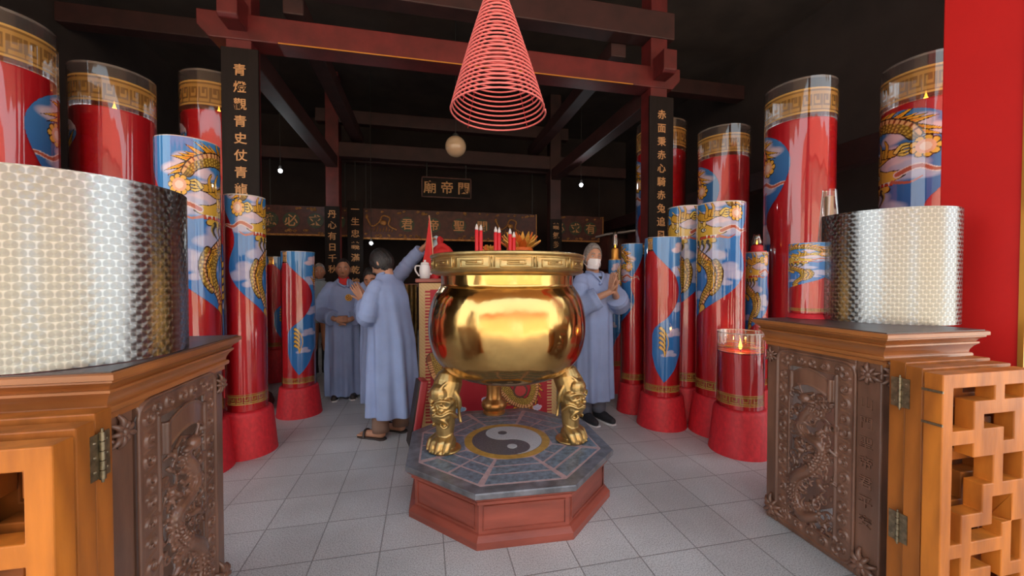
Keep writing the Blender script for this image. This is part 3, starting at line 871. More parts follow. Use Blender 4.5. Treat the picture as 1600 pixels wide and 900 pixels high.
cab_r = cabinet(1, 1.84, 1.26, 1.82, 1.085, 'carved dark wood cabinet on the right of the doorway, with dragon panel')
cab_l = cabinet(-1, -0.840, 1.26, 1.88, 1.06, 'carved dark wood cabinet on the left of the doorway, with dragon panel', seed=11)
tm = text_mesh('山\n門\n聖\n帝\n君\n平\n安', .055, .003, 1.55)
o = link('carved_letters', tm, M['wood_dark'], cab_r, (-.003, .055, .52), (0, 0, -PI/2))

# ------------------------------------------------------------------ engine-turned steel windscreens on the cabinets
def windscreen(name, label, ctr, r, a0, a1, z0, h):
    n = 56; th = .0025
    me = MB(); rs = []
    for k in range(n+1):
        a = a0 + (a1-a0)*k/n
        c_, s_ = math.cos(a), math.sin(a)
        rs.append([(r*c_, r*s_, 0), (r*c_, r*s_, h), ((r-th)*c_, (r-th)*s_, h), ((r-th)*c_, (r-th)*s_, 0)])
    me.rings(rs)
    m = me.mesh('sheet', 40)
    uvl = m.uv_layers.new(name='uv')
    for lp in m.loops:
        v = m.vertices[lp.vertex_index].co
        uvl.data[lp.index].uv = ((math.atan2(v.y, v.x) % (2*PI)) * r, v.z)
    t = thing(name, label, 'windscreen', (ctr[0], ctr[1], z0), 0, 'steel windscreens on the cabinets')
    link('steel_sheet', m, M['steel'], t)
    for a in (a0, a1):
        c = Vector((math.cos(a), math.sin(a), 0))
        b = MB().box(-.03, .03, -.022, .022, .0, .055)
        o = b.build('foot_block', M['wood_top'], t, None, c*(r-.035), (0, 0, a)); bevel(o, .004)
    return t
ws_r = windscreen('windscreen', 'tall curved engine-turned steel sheet standing on the right cabinet', (2.385, 1.655), .295, R(162), R(322), 1.090, .555)
ws_l = windscreen('windscreen', 'tall curved engine-turned steel sheet standing on the left cabinet', (-1.085, 1.50), .285, R(195), R(385), 1.066, .525)

# ------------------------------------------------------------------ folded fretwork door leaves
FRET = ["111111111","100001001","100111111","100100011","111111011","100111111","100001001","100001001","100011111","100010011",
        "101110011","101000101","111111101","101000101","101110111","100010001","111111011","100001011","111111111"]
def leaf_mesh(flip, shift, c=.050, th=.055):
    G = [row for row in FRET]
    if shift: G = [G[0]] + [("1"+r[1:-1][::-1]+"1") for r in G[1:-1]][::-1] + [G[-1]]
    nr, nc = len(G), len(G[0])
    mb = MB(); idx = {}
    on = lambda i, j: 0 <= i < nr and 0 <= j < nc and G[i][j] == '1'
    V = []; F = []
    def vid(i, j, s_):
        if (i, j, s_) not in idx:
            x = j*c*(-1 if flip else 1); idx[(i, j, s_)] = len(V); V.append((x, s_*th, -i*c))
        return idx[(i, j, s_)]
    for i in range(nr):
        for j in range(nc):
            if not on(i, j): continue
            q = [(i,j),(i,j+1),(i+1,j+1),(i+1,j)]
            F.append([vid(*p, 0) for p in q]); F.append([vid(*p, 1) for p in q][::-1])
            for k, (di, dj) in enumerate(((-1,0),(0,1),(1,0),(0,-1))):
                if not on(i+di, j+dj):
                    a, b_ = q[k], q[(k+1) % 4]
                    F.append([vid(*a,0), vid(*a,1), vid(*b_,1), vid(*b_,0)])
    mb.add(V, F)
    me = fix_normals(mb.mesh('fretwork'))
    bm = bmesh.new(); bm.from_mesh(me)
    bmesh.ops.dissolve_limit(bm, angle_limit=R(2), verts=bm.verts, edges=bm.edges)
    bm.to_mesh(me); bm.free()
    return me
def hinge(parent, x, y, z, flip):
    s_ = -1 if not flip else 1
    h = MB()
    h.box(-.003, .0, -.030, -.004, -.055, .055); h.box(-.003, .0, .004, .030, -.055, .055)
    for k in range(5): h.lathe([(.0065,-.058+k*.0235),(.0065,-.058+k*.0235+.021)], 10, M=Matrix.Translation((s_*.004 if flip else -.004, 0, 0)))
    pin = MB().lathe([(.003,-.066),(.003,.066)], 8, M=Matrix.Translation((-.004 if not flip else .004, 0, 0)))
    for q in (-.018, .018):
        for e in (-.035, 0, .035): h.ball((0, q, e), .004, 8, 4)
    o = h.build('hinge', M['brass'], parent, 40, (x, y, z)); pin.build('hinge_pin', M['brass'], o, 40)
    return o
def leaf(label, x, y, top, flip, m, shift=0, hinges=(), bracket=False):
    t = thing('door_leaf', label, 'door', (x, y, 0), 0, 'folded fretwork door leaves')
    o = link('fretwork', leaf_mesh(flip, shift), m, t, (0, 0, top)); bevel(o, .0035)
    for z in hinges: hinge(t, 0, -.012 if False else .058, z, flip)
    return t
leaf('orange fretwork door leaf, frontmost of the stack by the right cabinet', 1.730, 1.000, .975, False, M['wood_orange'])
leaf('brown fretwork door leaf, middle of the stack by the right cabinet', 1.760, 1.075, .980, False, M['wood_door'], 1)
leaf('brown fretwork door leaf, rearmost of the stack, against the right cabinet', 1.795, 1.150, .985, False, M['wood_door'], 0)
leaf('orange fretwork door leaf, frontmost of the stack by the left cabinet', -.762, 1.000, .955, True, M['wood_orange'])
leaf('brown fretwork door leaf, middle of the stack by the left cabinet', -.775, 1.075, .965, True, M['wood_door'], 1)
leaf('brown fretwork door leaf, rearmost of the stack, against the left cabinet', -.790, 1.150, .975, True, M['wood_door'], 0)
LEAVES = [o for o in SC.objects if o.name.startswith('door_leaf')]
for k, (lx, z) in enumerate(((0, .875), (0, .36))):
    hinge(LEAVES[1], -.001, .0675, z, False)
    hinge(LEAVES[4], .001, .0675, z, True)
for z in (.915, .80):
    MB().box(-.006, .0, -.002, .057, -.004, .004).build('strap', M['brass'], LEAVES[0], None, (0, 0, z))

# ------------------------------------------------------------------ octagonal pedestal
PC = Vector((0.50, 2.44, 0))
PH, PR = 0.285, 0.655
fv = on_z(750, 760, PH) - PC
A0 = math.atan2(fv.y, fv.x)
def octo(r, z): return [(r*math.cos(A0+k*PI/4), r*math.sin(A0+k*PI/4), z) for k in range(8)]
ped = thing('octagonal_pedestal', 'octagonal red-brown pedestal with yin-yang top under the gold cauldron', 'pedestal', PC)
o = MB().rings([octo(PR-.055, .0), octo(PR-.055, .235)]).build('body', M['ped_wood'], ped)
o = MB().rings([octo(PR-.020,0), octo(PR-.020,.035), octo(PR-.035,.048), octo(PR-.045,.056), octo(PR-.056,.060)]).build('plinth_moulding', M['ped_wood'], ped)
o = MB().rings([octo(PR-.055,.205), octo(PR-.035,.212), octo(PR-.035,.225), octo(PR-.012,.245), octo(PR-.012,.252)]).build('cornice', M['ped_wood'], ped)
pan = MB()
for k in range(8):
    a, b_ = Vector(octo(PR-.052, 0)[k]), Vector(octo(PR-.052, 0)[(k+1) % 8])
    n_ = ((a+b_)/2).normalized()
    e = (b_-a).normalized()
    p0, p1 = a+e*.025, b_-e*.025
    pan.tube([p0+Vector((0,0,.075)), p1+Vector((0,0,.075)), p1+Vector((0,0,.195)), p0+Vector((0,0,.195)), p0+Vector((0,0,.075))], .004, 6)
pan.build('panel_beading', M['ped_wood'], ped, 40)
o = MB().rings([octo(PR-.006,.252), octo(PR,.258), octo(PR,PH-.006), octo(PR-.004,PH)]).build('top_slab', M['slate'], ped)
inl = MB(); zt = PH + .0012
IM = [M['grout'], M['blue_tile'], M['ochre'], M['yin'], M['yang'], M['slate']]
inl.rings([octo(PR-.075, PH-.002), octo(PR-.075, zt)], mi=0)
TRI = [(1,1,1),(0,1,1),(1,0,1),(0,0,1),(1,1,0),(0,1,0),(1,0,0),(0,0,0)]
def pt(k, r, f):
    a, b_ = Vector(octo(1, 0)[k % 8]), Vector(octo(1, 0)[(k+1) % 8])
    return (a + (b_-a)*f)*r
for k in range(8):
    for j, (r0, r1) in enumerate(((.292,.368), (.384,.462), (.478,.568))):
        for f0, f1 in (((.045,.955),) if TRI[k][j] else ((.045,.478), (.522,.955))):
            q = [pt(k,r0,f0), pt(k,r0,f1), pt(k,r1,f1), pt(k,r1,f0)]
            inl.rings([[(p.x,p.y,zt-.001) for p in q], [(p.x,p.y,zt+.0015) for p in q]], mi=1)
def disc(mb, cx, cy, r, z, mi, n=48):
    mb.rings([[(cx+r*math.cos(2*PI*j/n), cy+r*math.sin(2*PI*j/n), zz) for j in range(n)] for zz in (PH-.001, z)], mi=mi)
disc(inl, 0, 0, .270, zt+.002, 2); disc(inl, 0, 0, .222, zt+.003, 3)
Y = []                                                        # pale half: S-curve boundary
r_ = .219; rot = R(5)
for k in range(33): Y.append((r_*math.cos(rot - PI/2 + PI*k/32), r_*math.sin(rot - PI/2 + PI*k/32)))
up = Vector((math.cos(rot+PI/2), math.sin(rot+PI/2)))
ax = Vector((math.cos(rot), math.sin(rot)))
for k in range(1, 17):
    a = PI/2 + PI*k/16; Y.append(tuple(up*(r_/2) + (ax*math.cos(a) + up*math.sin(a))*(r_/2)))
for k in range(1, 16):
    a = PI/2 - PI*k/16; Y.append(tuple(-up*(r_/2) + (ax*math.cos(a) + up*math.sin(a))*(r_/2)))
inl.rings([[(x, y, PH) for x, y in Y], [(x, y, zt+.0045) for x, y in Y]], mi=4)
d_ = up*(r_/2); disc(inl, d_.x, d_.y, .030, zt+.0055, 3); disc(inl, -d_.x, -d_.y, .030, zt+.0055, 4)
inl.build('inlay', IM, ped)

# ------------------------------------------------------------------ gold cauldron
pot = thing('incense_cauldron', 'large polished gold three-legged incense cauldron on the octagonal pedestal', 'cauldron', (PC.x, PC.y, PH+.004))
def zz(v): return v - PH
prof = spline([(0.001,.665),(.12,.668),(.25,.690),(.36,.735),(.44,.815),(.478,.915),(.488,1.01),(.480,1.11),(.455,1.195),(.425,1.245),(.412,1.265),(.410,1.285),(.412,1.335)], 7)
pr = [(max(p.x,.001), zz(p.y)) for p in prof] + [(.400, zz(1.335)), (.400, zz(1.25)), (.44, zz(1.1)), (.44, zz(.9)), (.3, zz(.75)), (.001, zz(.72))]
o = MB().lathe(pr, 112).build('bowl', M['pot'], pot, 60)
rim = MB().lathe([(.405,zz(1.322)),(.440,zz(1.328)),(.468,zz(1.338)),(.476,zz(1.348)),(.470,zz(1.356)),(.466,zz(1.360)),(.466,zz(1.425)),(.470,zz(1.428)),(.477,zz(1.436)),(.474,zz(1.446)),(.462,zz(1.450)),(.405,zz(1.450)),(.400,zz(1.44)),(.400,zz(1.33))], 112)
rim_o = rim.build('rim', M['leg_gold'], pot, 45)
mk = MB(); nk = 13
def arc(a0, a1, z, n=6): return [(.4675*math.cos(a0+(a1-a0)*k/n), .4675*math.sin(a0+(a1-a0)*k/n), z) for k in range(n+1)]
for k in range(nk):
    s_ = 2*PI*k/nk; q = lambda f: s_ + f*2*PI/nk
    z0, z1 = zz(1.366), zz(1.419); H_ = z1-z0
    p = arc(q(.04), q(.04), z0, 1)[:1] + arc(q(.04), q(.92), z1) + arc(q(.92), q(.18), z0+H_*.02) + arc(q(.18), q(.76), z0+H_*.70) + arc(q(.76), q(.34), z0+H_*.32) + arc(q(.34), q(.62), z0+H_*.5, 3)
    mk.tube(p, .0050, 6)
    for f in (.975,): mk.tube(arc(q(f), q(f), z0, 1)[:1] + arc(q(f), q(f), z1, 1)[:1], .0045, 6)
mk.build('rim_meander', M['leg_gold'], rim_o, True)
ash = MB().lathe([(.001,zz(1.30)),(.2,zz(1.305)),(.398,zz(1.295)),(.398,zz(1.28)),(.001,zz(1.28))], 48).build('sand', mat('ash_sand', (.3,.28,.26), .9), pot, True)
# legs: two lion feet in front, a plain baluster behind
def lion_leg():
    """stands at the origin, faces -Y, .42 tall"""
    b = MB()
    b.chain([(0,.035,.40), (0,.015,.34), (0,-.005,.25), (0,.005,.16), (0,.0,.07)], [.085,.080,.072,.058,.050], 20)
    b.ball((-.005,-.045,.345), (.062,.055,.058)); b.ball((0,.03,.40), (.085,.075,.06))
    b.ball((0,-.030,.215), (.066,.056,.055))
    for s_ in (-1, 1):
        b.ball((s_*.034,-.066,.258), (.020,.018,.017)); b.ball((s_*.052,-.02,.30), (.032,.045,.035))
        b.tube(spline([(s_*.010,-.100,.300),(s_*.045,-.085,.318),(s_*.075,-.040,.300),(s_*.060,-.050,.270),(s_*.030,-.085,.285)], 6), .0085, 8)
        b.tube(spline([(s_*.006,-.088,.235),(s_*.040,-.075,.225),(s_*.070,-.030,.240),(s_*.078,.02,.20)], 6), .0085, 8)
        b.tube(spline([(s_*.016,-.085,.215),(s_*.044,-.066,.200),(s_*.058,-.035,.165),(s_*.040,-.055,.150),(s_*.026,-.070,.170)], 6), .0075, 8)
        b.tube(spline([(s_*.02,-.085,.34),(s_*.03,-.06,.39),(s_*.05,-.02,.42)], 5), .008, 8)
        b.tube(spline([(s_*.066,.01,.36),(s_*.085,.03,.30),(s_*.070,.05,.22),(s_*.078,.055,.16)], 6), [.016]*10+[.010]*9, 8)
    b.ball((0,-.092,.262), (.016,.018,.014))
    b.tube(spline([(-.028,-.082,.228),(0,-.096,.222),(.028,-.082,.228)], 5), .007, 8)
    b.ball((0,-.010,.050), (.078,.075,.050))
    for k, x in enumerate((-.066,-.026,.018,.060)):
        y = -.062 if k in (1, 2) else -.042
        b.chain([(x*.75,y+.045,.085), (x,y,.055), (x*1.02,y-.016,.026)], [.020,.025,.023], 14)
        b.chain([(x*1.02,y-.020,.030), (x*1.02,y-.042,.014)], [.011,.005], 10)
    b.lathe([(.088,0),(.098,.004),(.098,.012),(.08,.02)], 28)
    return remesh(b, .0045, 2, 'lion_leg')
leg_me = lion_leg()
leg_me.materials.append(M['leg_gold'])
for k, (px, py) in enumerate(((695, 703), (892, 688))):
    p = on_z(px, py, PH) - PC
    face = math.atan2(p.y, p.x) + PI/2
    o = link('leg', leg_me, None, pot, (p.x, p.y, 0), (0, 0, face*0.55 if k == 0 else face*0.5))
    o.scale = (1, 1, 1.0)
p = on_z(772, 645, PH) - PC
MB().lathe([(.085,0),(.085,.012),(.074,.022),(.092,.042),(.098,.065),(.090,.090),(.066,.106),(.060,.122),(.056,.15),(.058,.20),(.066,.25),(.082,.31),(.09,.42)], 40).build('leg', M['copper_gold'], pot, 40, (p.x, p.y, 0))

# ------------------------------------------------------------------ incense coil
cc = at_depth(778, 178, 2.12)
coil = thing('incense_coil', 'conical pink-red incense coil hanging over the cauldron', 'incense coil', cc)
R0, H0, NT = .245, .66, 31
pts = []
for k in range(NT*44 + 1):
    f = k/(NT*44); a = R(-25) + 2*PI*NT*f
    rr = R0*((1-f)**.93)*(1 - .0*f) + .010
    pts.append((rr*math.cos(a) - .012*f, rr*math.sin(a), H0*(f**.97)*1.12))
c_ = MB().tube(pts, .0048, 7).build('coil', M['incense'], coil, True)
th = MB()
top = Vector((-.012, 0, H0*1.12))
for k in range(4):
    a = R(35 + 90*k); th.tube([(R0*math.cos(a), R0*math.sin(a), -.012), tuple(top)], .0013, 5)
th.tube([tuple(top), (-.012, 0, CZ-cc.z)], .0016, 5)
th.build('threads', M['thread'], coil)

# ------------------------------------------------------------------ giant wax candles in printed film
ART = {k: sleeve_art(k) for k in ('giant', 'standard', 'cut', 'stub')}
SLEEVE = {}
for k in ART:
    for fl in (False, True):
        SLEEVE[(k, fl)] = sleeve_mesh('printed_sleeve', ART[k], fl)
        SLEEVE[(k, fl)].materials.append(M['film'])
WAXF = {'giant': .872, 'standard': .912, 'cut': .93, 'stub': .735}
wax_me = {k: MB().lathe([(.9*.965,0),(.965,.0),(.965,f-.004),(.955,f),(.80,f-.001),(.5,f-.006),(.001,f-.008)], 56).mesh('wax', 40) for k, f in WAXF.items()}
base_me = MB().lathe([(1.0,0),(1.0,.03),(.985,.08),(.86,.90),(.84,.955),(.80,.985),(.72,1.0),(.001,1.0)], 56).mesh('base', 40)
fl_me = MB().lathe([(.001,0),(.010,.008),(.016,.024),(.014,.045),(.007,.07),(.002,.095),(.0005,.105)], 14).mesh('flame', True)
wk_me = MB().tube([(0,0,-.03),(.002,0,.0),(.004,0,.018)], .004, 6).mesh('wick')
for me, m in ((base_me, 'red_base'), (fl_me, 'flame'), (wk_me, 'wick')): me.materials.append(M[m])
for me in wax_me.values(): me.materials.append(M['red_wax'])
def candle(label, kind, x, y, r, top, hb=.30, rb=None, face=0.0, flip=False, lit=False, group='candles in printed film', z0=0.0, lean=0.0):
    t = thing('giant_candle' if kind == 'giant' else 'pillar_candle', label, 'candle', (x, y, z0), 0, group)
    rb = rb or r*1.36
    if hb > 0:
        o = link('base', base_me, None, t); o.scale = (rb, rb, hb)
    h = top - z0 - hb
    o = link('wax', wax_me[kind], None, t, (0, 0, hb)); o.scale = (r, r, h)
    phi = math.atan2(EYE.y-y, EYE.x-x)
    o = link('printed_sleeve', SLEEVE[(kind, flip)], None, t, (0, 0, hb), (0, 0, phi - 2*PI*face)); o.scale = (r, r, h)
    zf = hb + h*(WAXF[kind]-.004)
    wk = link('wick', wk_me, None, t, (0, 0, zf))
    if lit:
        k = max(.7, r/.2)
        o = link('flame', fl_me, None, wk, (0, 0, .012)); o.scale = (k, k, k)
        l = bpy.data.lights.new('flame_light', 'POINT'); l.energy = 1.6*k*k; l.color = (1, .50, .14); l.shadow_soft_size = .02
        lo = bpy.data.objects.new('flame_light', l); COL.objects.link(lo); lo.parent = t; lo.location = (0, 0, zf+.06)
    return t
def cpx(label, kind, pc, hw, ytop, ybase=None, depth=None, baseh=None, bhw=None, **kw):
    """a candle from what the photograph shows of it: centre column, half width, top row, lowest row of its base"""
    if depth is None:
        d0 = EYE.z*FPX/(ybase-438)
        a = abs(math.atan((pc-800)/FPX))
        rb = (bhw or hw*1.36)*(d0+.2)/FPX*math.cos(a)
        depth = d0 + rb*math.cos(a)*1.0
    p = at_depth(pc, 438, depth)
    a = abs(math.atan((pc-800)/FPX))
    r = hw*depth/FPX*math.cos(a)
    rb = (bhw*depth/FPX*math.cos(a)) if bhw else None
    top = zat(ytop, depth - r*.5)
    return candle(label, kind, p.x, p.y, r, top, baseh if baseh is not None else .30, rb, **kw)

cpx('short stubby red candle burning in clear film, right of the cauldron by the right cabinet', 'stub', 1158, 38, 520, 722, baseh=.345, bhw=51, lit=True)
cpx('red candle with pale cut sleeve top, second from the woman on the right', 'standard', 1035, 29, 371, 677, baseh=.285, bhw=40, face=.585)
cpx('slim red candle with blue left side, nearest to the standing woman', 'standard', 989, 19, 381, 650, baseh=.29, bhw=25, face=.30)
cpx('tall dragon-printed candle in blue film behind the short stubby candle', 'cut', 1125, 39, 317, 690, baseh=.33, bhw=50, face=.14, lit=False)
cpx('yellow-topped dragon candle squeezed in behind two taller film candles', 'cut', 1071, 29, 323, None, 3.75, baseh=.32, bhw=38, face=.10)
cpx('dark blue dragon candle behind, with a small red-collared lamp on it', 'cut', 1182, 19, 394, None, 3.75, baseh=.28, face=.10)
cpx('narrow shaded candle behind the woman, with a small amber lamp on it', 'standard', 961, 11, 406, None, 4.6, baseh=.28, face=-.25)
cpx('thin gold-banded red candle peeking out behind the slim blue one', 'standard', 1004, 9, 383, None, 4.45, baseh=.28, face=.5)
GR = .295; GT = 3.16
def giant(label, pc, depth, face, flip=False, lit=True, top=GT, r=GR):
    p = at_depth(pc, 438, depth)
    return candle(label, 'giant', p.x, p.y, r, top, .30, r*1.25, face, flip, lit, 'giant candles')
giant('giant red candle half hidden behind the right black plaque', 1031, 5.65, .42, top=3.48, r=.335)
giant('giant red candle above the dragon candles, blue patch on its left', 1128, 5.00, .39, lit=False)
giant('giant red candle with S-shaped blue patch, behind the right cabinet', 1246, 3.90, .405, lit=False)
giant('giant candle with flaming blue dragon print, behind the right steel sheet', 1441, 3.46, .24)
pk = at_depth(1263, 470, 2.22)
candle('small half-burnt dragon candle standing on the right cabinet behind the steel sheet', 'standard', pk.x, pk.y, .095, zat(381, 2.22), .03, .10, .12, z0=1.090)

cpx('dragon-printed blue candle rising above the left steel sheet', 'standard', 297, 52, 219, 760, baseh=.34, bhw=72, face=-.20, flip=True)
cpx('dragon-printed candle with red and blue film beside the left black plaque', 'cut', 384, 34, 306, 722, baseh=.335, bhw=50, face=-.19, flip=True)
cpx('red candle in clear film with blue right edge, left of the old man', 'standard', 466, 27, 393, 657, baseh=.285, bhw=37, face=.605)
cpx('shaded red candle with a bright gold band, behind the one by the old man', 'standard', 428, 22, 401, None, 5.15, baseh=.42, face=.5, lit=True)
giant('giant red candle at the left edge, behind the steel sheet', 4, 2.88, -.43, True)
giant('giant red candle, second from the left edge, behind the steel sheet', 184, 3.66, -.60, True)
giant('giant red candle behind the left black plaque', 346, 4.42, -.60, flip=True, top=3.47, r=.345)

# ------------------------------------------------------------------ plaques and signboards
def board(name, label, cat, x, y, z0, z1, w_, body, size, line, mb=M['plaque'], ml=M['letter_gold'], th=.03, zc=None, group=None, frame=None):
    t = thing(name, label, cat, (x, y, 0), 0, group)
    o = MB().box(-w_/2, w_/2, -th, 0, z0, z1).build('board', mb, t); bevel(o, .005)
    me = text_mesh(body, size, .003, line)
    h = max(v.co.z for v in me.vertices)
    link('lettering', me, ml, t, (0, -th-.001, (z1 - h - zc) if zc is not None else (z0+z1)/2))
    if frame:
        f = MB(); e = .022
        for a in ((-w_/2,w_/2,z0,z0+e),(-w_/2,w_/2,z1-e,z1),(-w_/2,-w_/2+e,z0,z1),(w_/2-e,w_/2,z0,z1)): f.box(a[0],a[1],-th-.012,-th+.002,a[2],a[3])
        f.build('frame', frame, t)
    return t
board('couplet_plaque', 'tall black plaque with gold characters on the left front post', 'plaque', PXL+.02, PYF-.111, 1.15, 3.52, .32, '青\n燈\n觀\n青\n史\n仗\n青\n龍\n偃\n月', .115, 1.41, zc=.155)
board('couplet_plaque', 'tall black plaque with gold characters on the right front post', 'plaque', PXR+.02, PYF-.111, 1.15, 3.50, .32, '赤\n面\n秉\n赤\n心\n騎\n赤\n兔\n追\n風', .115, 1.39, zc=.16)
board('couplet_plaque', 'dark plaque with gold characters on the left rear post, beneath its red upper part', 'plaque', PXL, PYB-.121, .9, 2.72, .27, '丹\n心\n有\n日\n千\n秋', .16, 1.32, zc=.08)
board('couplet_plaque', 'dim plaque with faded characters on the right rear post', 'plaque', PXR, PYB-.121, .9, 2.62, .27, '義\n氣\n參\n天\n大\n節', .15, 1.32, mb=M['plaque'], zc=.08)
p = ray(556, 438)*(8.61/ray(556, 438).y)
board('couplet_plaque', 'narrow black plaque with gold characters hanging behind the bowing man', 'plaque', p.x, p.y, .8, 2.92, .30, '一\n生\n忠\n義\n滿\n乾\n坤', .17, 1.45, zc=.16)
MB().tube([(0,.005,2.88),(0,.005,3.73)], .012, 6).build('hanger', M['black_metal'], [o for o in SC.objects if o.name.startswith('couplet_plaque')][-1])
p = at_depth(698, 292, 8.15)
board('temple_signboard', 'dark signboard with three gold characters hanging at the back of the hall', 'sign', p.x, PYB+.03, 3.00, 3.42, 1.02, '廟 帝 関', .27, 1, zc=.075, frame=M['maroon'])
for a_ in (-.4, .4): MB().tube([(a_,-.015,3.42),(a_,-.015,3.72)], .012, 6).build('hanger', M['black_metal'], [o for o in SC.objects if o.name.startswith('temple_signboard')][0])
def frieze(label, px0, px1, dep, y0, y1, chars, dragons=()):
    a, b_ = at_depth(px0, 350, dep), at_depth(px1, 350, dep)
    W = (b_ - a).length; x = (a.x+b_.x)/2
    t = thing('frieze_board', label, 'sign board', (x, 8.75, 0), 0, 'carved frieze boards at the back')
    k = (8.75)/((a.y+b_.y)/2)
    t.location.x = (a.x+b_.x)/2*k
    W = (b_.x-a.x)*k
    z0, z1 = y0, y1
    o = MB().box(-W/2, W/2, -.03, 0, z0, z1).build('board', M['maroon'], t)
    f = MB(); f.box(-W/2, W/2, -.05, 0, z0-.02, z0+.015)
    for k_ in range(int(W/.16)): f.ball((-W/2+.08+k_*.16, -.045, z0), (.05,.018,.018), 8, 5)
    f.box(-W/2, -W/2+.02, -.045, 0, z0, z1); f.box(W/2-.02, W/2, -.045, 0, z0, z1)
    f.build('gilt_edge', M['gilt_carving'], t)
    zc = (z0+z1)/2
    for c, u in chars:
        g = MB().lathe([(.155,0),(.155,.012),(.001,.012)], 24, M=Matrix.Translation((u*W-W/2, -.03, zc)) @ Matrix.Rotation(PI/2, 4, 'X'))
        g.build('green_roundel', M['green'], t)
    for c, u in chars:
        link('lettering', text_mesh(c, .25, .004), M['letter_gold'], t, (u*W-W/2, -.047, zc))
    rnd = random.Random(int(px0)); h = MB()
    for k_ in range(int(W*16)):
        u = rnd.uniform(.02,.98)*W-W/2; z = rnd.choice((z0+.06, z1-.06)) + rnd.uniform(-.03,.03); r = rnd.uniform(.02,.04)
        h.tube([(u+r*(1-.7*q/9)*math.cos(.8*q), -.034, z+r*(1-.7*q/9)*math.sin(.8*q)*.7) for q in range(10)], .009, 5)
    for u in dragons:
        c = u*W-W/2
        h.tube(spline([(c-.30,-.04,zc+.13),(c-.20,-.045,zc-.05),(c-.06,-.045,zc+.02),(c+.02,-.05,zc+.16),(c+.16,-.05,zc+.12),(c+.14,-.045,zc-.03),(c+.30,-.04,zc-.12)], 6), [.018]*37, 7)
        h.ball((c+.03,-.05,zc+.02), (.07,.03,.06)); h.ball((c-.30,-.04,zc+.14), (.03,.02,.05))
        for q in range(8): h.tube([(c-.2+.06*q,-.04,zc-.1+.02*(q%3)), (c-.22+.06*q,-.045,zc-.17)], .010, 5)
    h.build('gilt_carving', M['gilt_carving'], t, True)
    for a_ in (-W/2+.1, W/2-.1): MB().tube([(a_,-.015,z1),(a_,-.015,3.72)], .012, 6).build('hanger', M['black_metal'], t)
    return t
frieze('carved maroon frieze board left of the rear post, characters in green roundels', 420, 546, 8.7, 2.22, 2.80, [('應',.06),('必',.30),('求',.58),('有',.84)])
frieze('carved maroon frieze board in the middle, with gilt dragons', 569, 846, 8.7, 2.18, 2.80, [('君',.245),('帝',.39),('聖',.535),('關',.67)], (.11, .83))
frieze('carved maroon frieze board right of the rear post, above the woman', 852, 946, 8.7, 2.22, 2.80, [('必',.20),('求',.49),('有',.76)])

# ------------------------------------------------------------------ lamps in the hall
p = at_depth(712, 229, 6.0)
t = thing('globe_lamp', 'pale unlit globe lamp hanging behind the incense coil', 'lamp', p)
MB().ball((0,0,0), .158, 32, 20).build('globe', M['ivory'], t, True)
MB().lathe([(.035,.145),(.045,.155),(.045,.18),(.02,.20),(.001,.20)], 20).build('cap', M['black_metal'], t)
MB().tube([(0,0,.19),(0,0,CZ-p.z)], .006, 6).build('cord', M['black_metal'], t)
def led(label, px, py, dep, e=5):
    p = at_depth(px, py, dep)
    t = thing('lit_bulb', label, 'light bulb', p, 0, 'lit bulbs in the dark hall')
    MB().ball((0,0,0), .032, 16, 10).build('bulb', M['bulb'], t, True)
    MB().lathe([(.020,.024),(.024,.04),(.024,.08),(.012,.09)], 14).build('socket', M['black_metal'], t)
    MB().tube([(0,0,.085),(0,0,CZ-p.z)], .005, 6).build('cord', M['black_metal'], t)
    l = bpy.data.lights.new('bulb_light', 'POINT'); l.energy = e; l.color = (.9,.96,1); l.shadow_soft_size = .03
    lo = bpy.data.objects.new('bulb_light', l); COL.objects.link(lo); lo.parent = t; lo.location = (0,-.05,-.05)
led('small white bulb hanging in the dark on the left', 438, 267, 6.6)
led('small white bulb hanging in the dark on the right', 908, 289, 7.2)
led('small white bulb low behind the bowing man', 580, 380, 7.6, 3)

